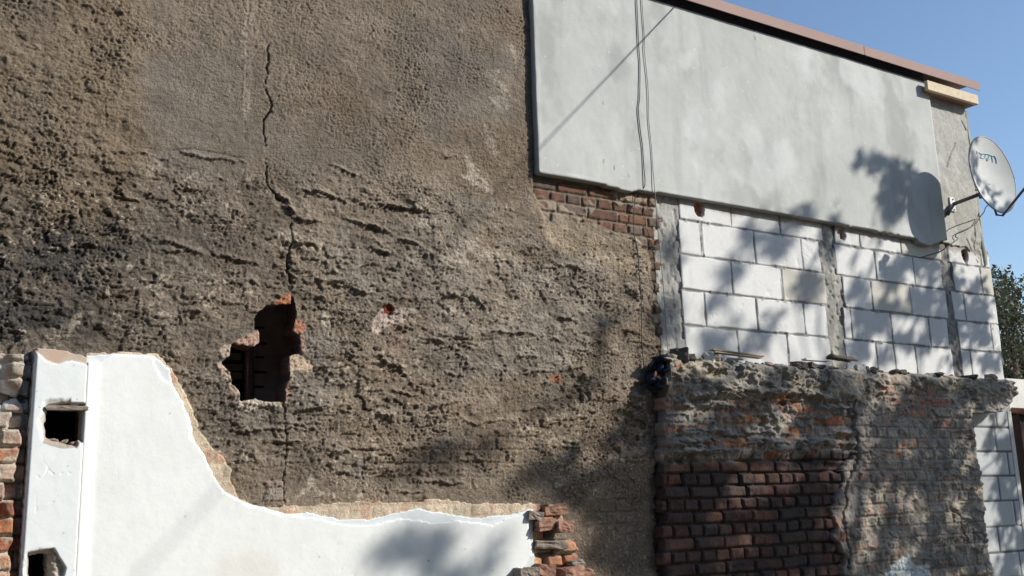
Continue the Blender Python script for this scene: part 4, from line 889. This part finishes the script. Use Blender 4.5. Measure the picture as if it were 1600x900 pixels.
# ==================================================================== 7. DEBRIS ON THE LEDGE
LT = 2.655
stones = [(1062, 552, .10, .055, 'd', 'dark pointed'), (1048, 554, .06, .03, 'r', 'small grey'), (1076, 553, .05, .025, 'd', 'flat dark'), (1101, 548, .05, .05, 'r', 'tall narrow grey'), (1107, 553, .07, .045, 'w', 'pale whitish'),
          (1116, 550, .07, .05, 'r', 'leaning grey'), (1150, 545, .09, .022, 'w', 'pale flat'), (1200, 559, .06, .02, 'r', 'low grey'), (1245, 561, .08, .03, 'd', 'dark low'), (1250, 556, .05, .03, 'w', 'small pale'),
          (1262, 553, .07, .02, 'd', 'jagged dark'), (1280, 554, .08, .02, 'd', 'long dark'), (1343, 563, .06, .04, 'w', 'pale rounded'), (1352, 566, .07, .035, 'r', 'brown'), (1362, 570, .05, .025, 'r', 'small brown'),
          (1397, 573, .10, .025, 'd', 'dark mossy'), (1408, 574, .05, .02, 'd', 'small dark'), (1462, 577, .10, .025, 'd', 'wide dark'), (1455, 578, .05, .02, 'w', 'little pale'), (1516, 582, .10, .03, 'd', 'dark heaped'), (1545, 583, .07, .025, 'r', 'grey end')]
wheres = ['beside the left corner of the ledge', 'at the very left end of the ledge', 'between the pointed stone and the laths', 'left of the wooden laths', 'just left of the laths', 'propped at the left end of the laths', 'lying on the wooden laths', 'right of the laths below the white blocks', 'left of the pale strip on the ledge', 'at the left end of the pale strip', 'behind the pale strip', 'behind the pale strip near the tile', 'right of the round tile', 'at the foot of the blocks right of the tile', 'furthest from the tile in its small heap', 'under the second block bay', 'beside the mossy lump under the second block bay', 'near the third column on the ledge', 'left of the third column on the ledge', 'under the third block bay', 'at the right end of the ledge']
for k, (px, py, s, hh, t, nm) in enumerate(stones):
    p = at(px, py + 3, -.09); o = chunk('rubble_stone', {'d': MAT['darkstone'], 'r': MAT['rubble'], 'w': MAT['slabwhite']}[t], (p[0], -.085 - .01 * (k % 3), LT + hh * .40), (s * 1.25, s, hh * 1.7), 700 + k, None, k % 2 == 0)
    tag(o, f'{nm} lump of rubble {wheres[k]}', 'rubble', 'rubble lying on the ledge')
for k in range(46):
    X = random.uniform(4.6, 8.2); s = random.uniform(.015, .04); o = chunk('mortar_crumb', MAT['rubble'] if k % 3 else MAT['darkstone'], (X, random.uniform(-.12, -.06), LT + s * .25), (s, s, s * .7), 900 + k)
    tag(o, 'crumb of loose mortar among many lying along the top of the brick wall ledge', 'rubble', 'mortar crumbs along the ledge')
def lath(px0, py0, px1, py1, Y, th, dp, mt, label, dz=0.):
    a, b = Vector(at(px0, py0, Y)), Vector(at(px1, py1, Y)); d = b - a; L = d.length
    M = Matrix.Translation((a + b) / 2 + Vector((0, 0, dz))) @ d.to_track_quat('X', 'Z').to_matrix().to_4x4()
    return tag(MB().box(-L / 2, L / 2, -dp / 2, dp / 2, -th / 2, th / 2, M).build('wooden_lath', MAT[mt], None, False, .001), label, 'lath', 'laths on the ledge')
lath(1111, 546.5, 1191, 557, -.10, .008, .05, 'oldwood', 'upper of two thin wooden laths lying on the mortar ledge')
lath(1114, 550, 1188, 559.5, -.12, .008, .05, 'oldwood', 'lower of two thin wooden laths lying on the mortar ledge')
tag(lath(1256, 561.5, 1294, 564, -.12, .014, .05, 'slabwhite', 'pale cream strip of board lying on the ledge left of the round tile'), None, 'board')
a, b = Vector(at(1297, 557.5, -.10)), Vector(at(1335, 563, -.10))
m = MB(); n = 12; V = []; Fs = []
for i, q in enumerate([a.lerp(b, t) for t in np.linspace(0, 1, 9)]):
    for k in range(n + 1):
        an = math.pi * k / n; r = .042 + .003 * math.sin(i * 2.1 + k); V.append(q + Vector((0, math.cos(an) * r, math.sin(an) * r * .8 - .012)))
    for k in range(n + 1):
        an = math.pi * (n - k) / n; r = .030; V.append(q + Vector((0, math.cos(an) * r, math.sin(an) * r * .8 - .014)))
K = 2 * (n + 1)
for i in range(8):
    for k in range(K): Fs.append((i * K + k, i * K + (k + 1) % K, (i + 1) * K + (k + 1) % K, (i + 1) * K + k))
for i in (0, 8):
    for k in range(n): Fs.append((i * K + k, i * K + k + 1, i * K + K - 2 - k, i * K + K - 1 - k))
m.add(V, Fs); tag(m.build('roof_tile', mat('weathered_tile', (.15, .125, .11), .9, .3, 25, ((50, .6, .006),)), None, True), 'curved dark brown weathered roof tile lying on the ledge below the second column', 'tile')
for k, ((a0, b0), (a1, b1), lb) in enumerate((((1118, 603), (1206, 634), 'long straw-coloured stick leaning across the bricks below the ledge, lower one'), ((1126, 602), (1180, 624), 'shorter stick lying just above the long one below the ledge'), ((1128, 608), (1160, 622), 'shortest of the three sticks caught under the mortar overhang'))):
    tag(MB().tube([tuple(at(a0, b0, -.125 - .0 * k)), tuple(at((a0 + a1) / 2, (b0 + b1) / 2 - 1.5, -.155)), tuple(at(a1, b1, -.16))], .0035, 5, .002).build('dry_stick', MAT['oldwood'], None, True), lb, 'stick', 'sticks caught in the brick wall')
# rag
V = []; Fs = []; nx_, nz_ = 14, 26
for j in range(nz_):
    for i in range(nx_):
        px = 1020 + 17 * i / (nx_ - 1) * (1 - .35 * abs(j / nz_ - .35)); py = 558 + 50 * j / (nz_ - 1)
        p = at(px + 5 * math.sin(j * .25), py, -.10); V.append((p[0], -.085 - .03 * math.sin(i * 1.1 + j * .35) - .02 * math.sin(j * .8) - .025 * math.sin(math.pi * i / (nx_ - 1)), p[2] - .008 * math.sin(i * .9)))
for j in range(nz_ - 1):
    for i in range(nx_ - 1): q = j * nx_ + i; Fs.append((q, q + 1, q + nx_ + 1, q + nx_))
n0 = len(V); V += [(x, y + .025, z) for x, y, z in V]; Fs += [tuple(n0 + i for i in f)[::-1] for f in Fs[:]]
rg = thing('rag', 'crumpled dark blue rag with an orange scrap hanging at the left corner of the ledge', 'rag', tuple(at(1028, 600, -.1)))
m = MB(); m.add(V, Fs); m.build('cloth', MAT['rag'], rg, True)
p = at(1021.5, 586, -.10); chunk('orange_scrap', MAT['ragorange'], (p[0], -.115, p[2]), (.025, .02, .05), 77, rg)

# ==================================================================== 8. GROUND, BACKGROUND
m = MB(); S = 400; m.add([(-S, -S, 0), (S, -S, 0), (S, S, 0), (-S, S, 0)], [(0, 1, 2, 3)]); tag(m.build('ground', MAT['ground']), kind='structure')
def leaves(P, size, seed, name, mt, parent, droop=.3):
    r = np.random.default_rng(seed); P = np.asarray(P, float); n = len(P)
    d = r.normal(size=(n, 3)); d[:, 2] -= droop; d /= np.linalg.norm(d, axis=1)[:, None]
    u = np.cross(d, r.normal(size=(n, 3))); u /= np.linalg.norm(u, axis=1)[:, None]; s = size * r.uniform(.6, 1.3, (n, 1))
    k = np.cross(d, u) * s * .10
    V = np.stack([P, P + d * s * .45 + u * s * .28 + k, P + d * s, P + d * s * .45 - u * s * .28 + k], 1).reshape(-1, 3)
    Q = np.arange(n * 4).reshape(-1, 4)
    return link(raw_mesh(name, V, Q, None, False), name, mt, parent)
def limb(m, a, b, r0, r1, rnd, k=5, sag=.12):
    a, b = Vector(a), Vector(b); pts = []
    for i in range(k + 1):
        t = i / k; q = a.lerp(b, t); q += Vector((rnd.uniform(-1, 1), rnd.uniform(-1, 1), rnd.uniform(-.4, 1))) * sag * math.sin(math.pi * t) * (b - a).length * .5; pts.append(q)
    m.tube(pts, r0, 7, r1); return pts
def tree(name, label, base, hgt, cr, seed, nleaf, lsize, lm, group=None, clumps=26, squash=.8):
    rd = random.Random(seed); rn = np.random.default_rng(seed); t = thing(name, label, 'tree', base, group); bx, by, bz = base
    m = MB(); top = Vector((bx + rd.uniform(-.3, .3), by, bz + hgt * .7)); limb(m, base, top, .05 * hgt ** .9 * .6 + .05, .04, rd, 8, .08)
    cc = Vector((bx, by, bz + hgt - cr * squash)); P = []; mb = MB()
    for i in range(clumps):
        v = rn.normal(size=3); v /= np.linalg.norm(v); q = rn.uniform(.35, 1) ** .6
        c = np.array([cc.x, cc.y, cc.z]) + v * q * np.array([cr, cr, cr * squash]) * rn.uniform(.8, 1.1); rr = cr * rn.uniform(.18, .36)
        limb(mb, Vector((bx, by, bz + hgt * rd.uniform(.3, .65))), Vector(c), .03 + .01 * cr, .006, rd)
        k = int(nleaf / clumps * rn.uniform(.5, 1.5)); g = rn.normal(size=(k, 3)); g /= np.linalg.norm(g, axis=1)[:, None]; P.append(c + g * rr * rn.uniform(.2, 1.1, (k, 1)) * np.array([1.1, 1.1, .8]))
    m.build('trunk', MAT['bark'], t, True); mb.build('branches', MAT['bark'], t, True); leaves(np.concatenate(P), lsize, seed, 'crown', lm, t); return t
tree('leafy_tree', 'dark dense tree filling the gap behind the right edge of the block building', (17.3, 4.5, 0), 4.6, 2.3, 21, 16000, .13, MAT['leaf_dark'], 'trees behind the building', 40)
tree('leafy_tree', 'second dark tree standing further back at the right edge of the picture', (21.5, 7.5, 0), 6.0, 2.8, 22, 14000, .15, MAT['leaf_dark'], 'trees behind the building', 36)
tree('leafy_tree', 'low dark shrubby tree behind the limewashed shed', (16.2, 2.6, 0), 3.7, 1.6, 23, 9000, .11, MAT['leaf_dark'], 'trees behind the building', 30)
# airy sprays that reach out beside the corner of the building
t = thing('slender_tree', 'slender airy tree with feathery sprays reaching out beside the building corner', 'tree', (14.4, 3.4, 0))
rd = random.Random(5); m = MB(); mb = MB(); P = []
limb(m, (14.4, 3.4, 0), (14.0, 3.2, 3.6), .09, .04, rd, 8, .05)
for (px, py) in ((1556, 432), (1560, 428), (1575, 440), (1590, 455), (1582, 448), (1566, 450), (1572, 470), (1556, 460), (1560, 480), (1590, 490), (1578, 500), (1564, 500)):
    e = at(px, py, 3.1 + rd.uniform(-.3, .3)); pts = limb(mb, (14.0, 3.2, rd.uniform(2.8, 3.5)), tuple(e), .012, .003, rd, 8, .25)
    for q in pts[3:] + [Vector(e)]:
        for k in range(26): P.append((q.x + rd.gauss(0, .09), q.y + rd.gauss(0, .1), q.z + rd.gauss(0, .06)))
m.build('trunk', MAT['bark'], t, True); mb.build('branches', MAT['bark'], t, True); leaves(P, .07, 5, 'crown', MAT['leaf_olive'], t)
# neighbour's shed seen in the gap on the right
sh = thing('shed', 'low limewashed shed with clay tile edge and dark brown side past the brick wall', 'shed', (11.0, 1.2, 0))
a = at(1572, 591, .9); b = at(1578, 641, .9)
MB().box(a[0], a[0] + 3.2, .9, 3.2, b[2], a[2] + .0).build('wall', MAT['slabwhite'], sh)
MB().box(a[0] - .02, a[0] + 3.2, .80, 3.2, 0, b[2] - .05).build('lower_wall', MAT['brown'], sh)  # near-black brown stands in for the shadow on this side
m = MB()
for k in range(34): m.tube([(a[0] + .03 + k * .08, .72, b[2] - .035), (a[0] + .03 + k * .08, .9, b[2] + .0)], .035, 10, .03)
m.build('tile_edge', MAT['tile'], sh, True)

hs = thing('neighbour_house', 'long plain house across the yard behind the camera facing the walls', 'house', (-8, -18, 0))  # unseen house, added to cut the sky fill on the walls
m = MB(); m.box(-34, 13, -26, -17, 0, 8.2); m.build('wall', MAT['concrete'], hs)
m = MB(); m.add([(-34.5, -26.5, 8.2), (13.5, -26.5, 8.2), (13.5, -16.5, 8.2), (-34.5, -16.5, 8.2), (-34.5, -21.5, 10.6), (13.5, -21.5, 10.6)], [(0, 3, 2, 1), (0, 1, 5, 4), (3, 4, 5, 2), (0, 4, 3), (1, 2, 5)]); m.build('roof', MAT['tile'], hs)
for k in range(8):
    wx_ = -30 + k * 5.4
    f_ = MB().box(wx_, wx_ + 1.3, -17.04, -16.98, 1.2, 2.8).build('window', MAT['oldwood'], hs); MB().box(wx_ + .08, wx_ + 1.22, -16.975, -16.96, 1.28, 2.72).build('pane', MAT['steel'], f_)
for k in range(5):  # tree row added out of view to darken the ambient sky light
    tree('leafy_tree', ['round leafy tree by the west end of the house across the yard', 'second leafy tree in front of the house across the yard', 'third leafy tree in front of the house across the yard', 'fourth leafy tree in front of the house across the yard', 'leafy tree at the east end of the house across the yard'][k], (-20 + k * 6.0, -11.4, 0), 10 + (k % 2), 3.9, 60 + k, 9000, .34, MAT['leaf_dark'], 'trees across the yard', 34, 1.15)

# ==================================================================== 9. THE TREE IN THE YARD THAT DAPPLES THE WALLS
ST = thing('yard_tree', 'leafy tree in the yard off to the right that dapples the walls with shade', 'tree', (12.9, -6.2, 0))
SH = [  # px, py, rx, ry, angle, coverage of the shade it throws
    (1385, 262, 20, 16, .3, .5), (1400, 300, 22, 34, .2, .9), (1392, 330, 14, 22, 0, .8), (1350, 253, 12, 7, 0, .6), (1385, 352, 16, 10, .6, .7), (1340, 250, 8, 6, 0, .4), (1418, 270, 14, 10, 0, .4),
    (1170, 372, 16, 20, .5, .9), (1205, 385, 18, 18, .3, .9), (1215, 370, 10, 18, 0, .7), (1235, 350, 20, 12, 0, .5), (1145, 422, 22, 14, .5, .5), (1265, 440, 14, 22, .6, .9), (1250, 462, 14, 12, .6, .6), (1110, 470, 20, 12, 0, .25),
    (1045, 395, 11, 20, 0, .95), (1045, 500, 14, 34, 0, .9), (1065, 480, 12, 12, 0, .3), (1110, 540, 24, 16, 0, .6), (1180, 540, 32, 18, .2, .8), (1195, 500, 22, 16, .6, .4), (1220, 525, 16, 12, 0, .4), (1150, 500, 10, 16, .5, .4),
    (1290, 375, 8, 30, 0, .5), (1300, 420, 8, 14, 0, .3), (1340, 410, 16, 12, .3, .6), (1392, 432, 18, 18, .4, .9), (1335, 455, 18, 14, .2, .6), (1375, 490, 34, 20, .4, .9), (1345, 500, 18, 14, 0, .7), (1440, 470, 26, 18, .4, .9), (1420, 410, 18, 14, 0, .5), (1455, 420, 14, 14, 0, .5),
    (1470, 510, 20, 26, 0, .9), (1440, 540, 22, 16, .4, .8), (1410, 530, 16, 14, .3, .6), (1460, 565, 26, 12, 0, .8), (1340, 545, 20, 14, .4, .6), (1380, 560, 14, 10, 0, .4), (1490, 480, 12, 60, 0, .9), (1500, 555, 16, 14, 0, .8), (1540, 560, 20, 16, 0, .8), (1525, 490, 20, 16, .4, .7), (1545, 470, 12, 16, 0, .6), (1520, 450, 14, 8, .4, .4), (1530, 525, 22, 12, 0, .6),
    (935, 500, 18, 22, 0, .6), (925, 470, 14, 14, 0, .5), (985, 480, 18, 26, .2, .4), (1000, 530, 16, 20, 0, .35), (925, 555, 24, 14, -.3, .4), (905, 590, 20, 12, 0, .4), (985, 600, 20, 14, 0, .5), (1000, 640, 26, 22, 0, .8), (945, 640, 22, 16, 0, .5), (960, 690, 30, 18, .2, .8), (900, 700, 30, 14, .2, .6),
    (860, 630, 20, 14, 0, .4), (650, 722, 40, 9, .1, .6), (690, 706, 24, 9, .3, .8), (740, 700, 20, 7, .3, .3), (840, 745, 44, 13, .2, .75), (900, 760, 40, 18, .2, .9), (970, 745, 44, 24, 0, .95), (1010, 700, 22, 26, 0, .85), (940, 800, 40, 24, 0, .9), (1000, 820, 46, 50, 0, .97), (940, 860, 34, 26, 0, .9), (870, 775, 30, 12, 0, .6), (980, 880, 50, 24, 0, .8),
    (640, 850, 46, 22, .15, .62), (670, 870, 30, 18, .3, .55), (600, 842, 26, 12, 0, .35), (700, 835, 22, 10, .2, .3), (560, 850, 24, 10, .2, .3), (800, 830, 20, 24, 0, .5), (775, 880, 34, 16, 0, .55), (820, 860, 14, 24, 0, .5), (700, 905, 34, 16, 0, .5), (740, 850, 20, 20, .3, .2), (500, 875, 20, 12, 0, .2),
    (1120, 575, 36, 12, 0, .5), (1200, 590, 40, 14, 0, .5), (1300, 600, 30, 24, 0, .6), (1080, 610, 40, 18, 0, .7), (1180, 640, 50, 20, 0, .5), (1270, 650, 44, 20, 0, .6), (1100, 680, 60, 26, 0, .9), (1180, 700, 60, 22, 0, .8), (1280, 700, 40, 22, 0, .7), (1090, 740, 50, 26, 0, .98), (1170, 740, 50, 20, 0, .92),
    (1100, 800, 70, 40, 0, .95), (1220, 800, 60, 40, 0, .93), (1290, 770, 30, 40, 0, .85), (1110, 870, 70, 36, 0, .85), (1220, 870, 60, 34, 0, .93), (1290, 860, 30, 40, 0, .8),
    (1350, 650, 30, 30, 0, .35), (1400, 660, 34, 26, 0, .7), (1460, 620, 40, 26, 0, .7), (1530, 610, 36, 26, 0, .95), (1450, 670, 44, 22, 0, .8), (1510, 670, 20, 18, 0, .7), (1370, 720, 40, 30, 0, .7), (1440, 740, 44, 34, 0, .9), (1500, 730, 34, 30, 0, .85), (1370, 800, 44, 36, 0, .85), (1450, 820, 50, 40, 0, .95), (1520, 790, 26, 40, 0, .8), (1370, 870, 44, 30, 0, .8), (1450, 880, 44, 26, 0, .9), (1520, 870, 26, 30, 0, .75),
    (1560, 690, 24, 22, 0, .85), (1570, 740, 24, 18, .5, .75), (1575, 790, 24, 20, 0, .8), (1580, 840, 24, 24, 0, .8), (1575, 890, 24, 24, 0, .85), (1600, 700, 24, 40, 0, .95), (1600, 820, 24, 60, 0, .95)]
LIGHT = []
for (px, py, rx, ry) in ((1326, 718, 18, 22), (1345, 640, 22, 40), (1340, 690, 12, 40), (1480, 665, 15, 8), (1510, 655, 8, 24), (1522, 640, 6, 18), (1412, 715, 9, 20), (1476, 748, 8, 22), (1400, 765, 7, 16), (1530, 852, 13, 16), (1426, 815, 7, 14), (1440, 850, 8, 12), (1370, 690, 10, 14), (1385, 640, 12, 12), (1330, 860, 8, 24),
                        (1095, 845, 22, 8), (1140, 852, 26, 9), (1190, 790, 12, 5), (1270, 800, 14, 6), (1190, 758, 14, 6), (1290, 882, 12, 8), (1105, 868, 12, 7), (1250, 745, 14, 7), (1070, 655, 16, 8), (1235, 655, 20, 6), (1290, 735, 10, 8), (1212, 630, 20, 8), (1130, 625, 20, 6), (1560, 700, 8, 10), (1565, 795, 9, 10), (1556, 735, 6, 16), (1572, 845, 8, 8)):
    c = at(px, py, -.12); LIGHT.append((c[0], c[2], (at(px + rx, py, -.12)[0] - c[0]), c[2] - at(px, py + ry, -.12)[2]))
P = []; cl = []
rn = np.random.default_rng(77)
XW = 11.3
for (px, py, rx, ry, an, cov) in SH:
    Y = -.06 if (1330 < px < 1430 and py < 356) else (-.1 if py > 790 and px < 830 else (-.12 if py > 575 and 1045 < px < 1540 else 0.))
    c = at(px, py, Y); ex = at(px + 10, py, Y)[0] - c[0]; ez = c[2] - at(px, py + 10, Y)[2]
    ax, az_ = rx * ex / 10, ry * ez / 10; area = math.pi * ax * az_; cov = min(.97, cov + (.10 if (py < 585 and px > 1060 and px < 1500) else (.25 if (840 < px < 1045 and py > 615) else 0))); n = int(3.4 * area / .0015) + 1
    if area > 40: continue
    rad = np.sqrt(rn.uniform(0, 1, n)) * (1 + .25 * rn.normal(size=n)); th = rn.uniform(0, 2 * math.pi, n)
    u, v = np.cos(th) * rad * ax, np.sin(th) * rad * az_; ca, sa = math.cos(an), math.sin(an)
    W = np.stack([c[0] + u * ca - v * sa, np.full(n, Y), c[2] + u * sa + v * ca], 1)
    sx_, sz_ = W[:, 0] * .8 + W[:, 2] * .6, -W[:, 0] * .6 + W[:, 2] * .8
    nz_f = .5 + 1.15 * fbm(sx_ * 2.6 + 7, sz_ * 4.6, 990, 3, .6)
    kp = nz_f < (.30 + .58 * cov if px > 1320 and py > 590 else (.20 + .85 * cov if px > 1040 and py > 680 else .12 + .85 * cov)); W = W[kp]; n = len(W)
    if n < 3: continue
    xw = XW + rn.normal(0, .35) + rn.normal(0, .30, n); t = (xw - W[:, 0]) / SUN[0]; L = W + t[:, None] * SUN
    if py > 590 and px > 1040:
        keep = np.ones(n, bool)
        for lp in LIGHT:
            e_ = ((W[:, 0] - lp[0]) / lp[2]) ** 2 + ((W[:, 2] - lp[1]) / lp[3]) ** 2; keep &= ~((e_ < 1) & (rn.uniform(size=n) < .95))
        L = L[keep]
        if not len(L): continue
    P.append(L); cl.append(L.mean(0))
# rest of the crown, whose shade falls beside and below what is seen
for k in range(70):
    c = np.array([rn.uniform(12.4, 16.5), rn.uniform(-9, -4), rn.uniform(3., 8.6)]); tt = -c[1] / -SUN[1] * -1
    t = (-c[1]) / (-SUN[1]); Wx, Wz = c[0] - t * SUN[0], c[2] - t * SUN[2]
    if Wx < 9.0 and Wz > .3: continue
    P.append(c + rn.normal(0, .3, (160, 3))); cl.append(c)
# sprays that mottle the dish
for (px, py, rx, ry, n) in ((1536, 236, 3, 10, 8), (1546, 240, 3, 8, 7), (1540, 262, 4, 6, 5), (1540, 280, 8, 5, 10), (1552, 285, 6, 4, 7), (1570, 300, 10, 4, 8), (1534, 228, 4, 6, 5)):
    Y = -.44; c = at(px, py, Y)
    u = rn.normal(0, 1, (n, 2)); W = np.stack([c[0] + u[:, 0] * rx * .007, np.full(n, Y), c[2] + u[:, 1] * ry * .006], 1); t = (XW - .3 + rn.normal(0, .3, n) - W[:, 0]) / SUN[0]; P.append(W + t[:, None] * SUN)
leaves(np.concatenate(P), .095, 9, 'crown', MAT['leaf'], ST)
m = MB(); rd = random.Random(8); fork = Vector((12.6, -6.0, 3.0)); limb(m, (12.9, -6.2, 0), fork, .24, .15, rd, 8, .06); m.build('trunk', MAT['bark'], ST, True)
m = MB(); hubs = [Vector(h) for h in ((11.9, -7.6, 6.4), (11.7, -6.4, 6.0), (11.5, -5.2, 5.0), (11.6, -3.8, 5.0), (11.7, -4.6, 6.2), (14.0, -6.0, 6.0))]
for h_ in hubs: limb(m, fork, h_, .09, .035, rd, 8, .10)
for c in cl[::2]:
    c = Vector(c); h_ = min(hubs, key=lambda q: (q - c).length); limb(m, h_, c, .014, .004, rd, 5, .10)
m.build('branches', MAT['bark'], ST, True)
print('verts', sum(len(o.data.vertices) for o in bpy.data.objects if o.type == 'MESH'))
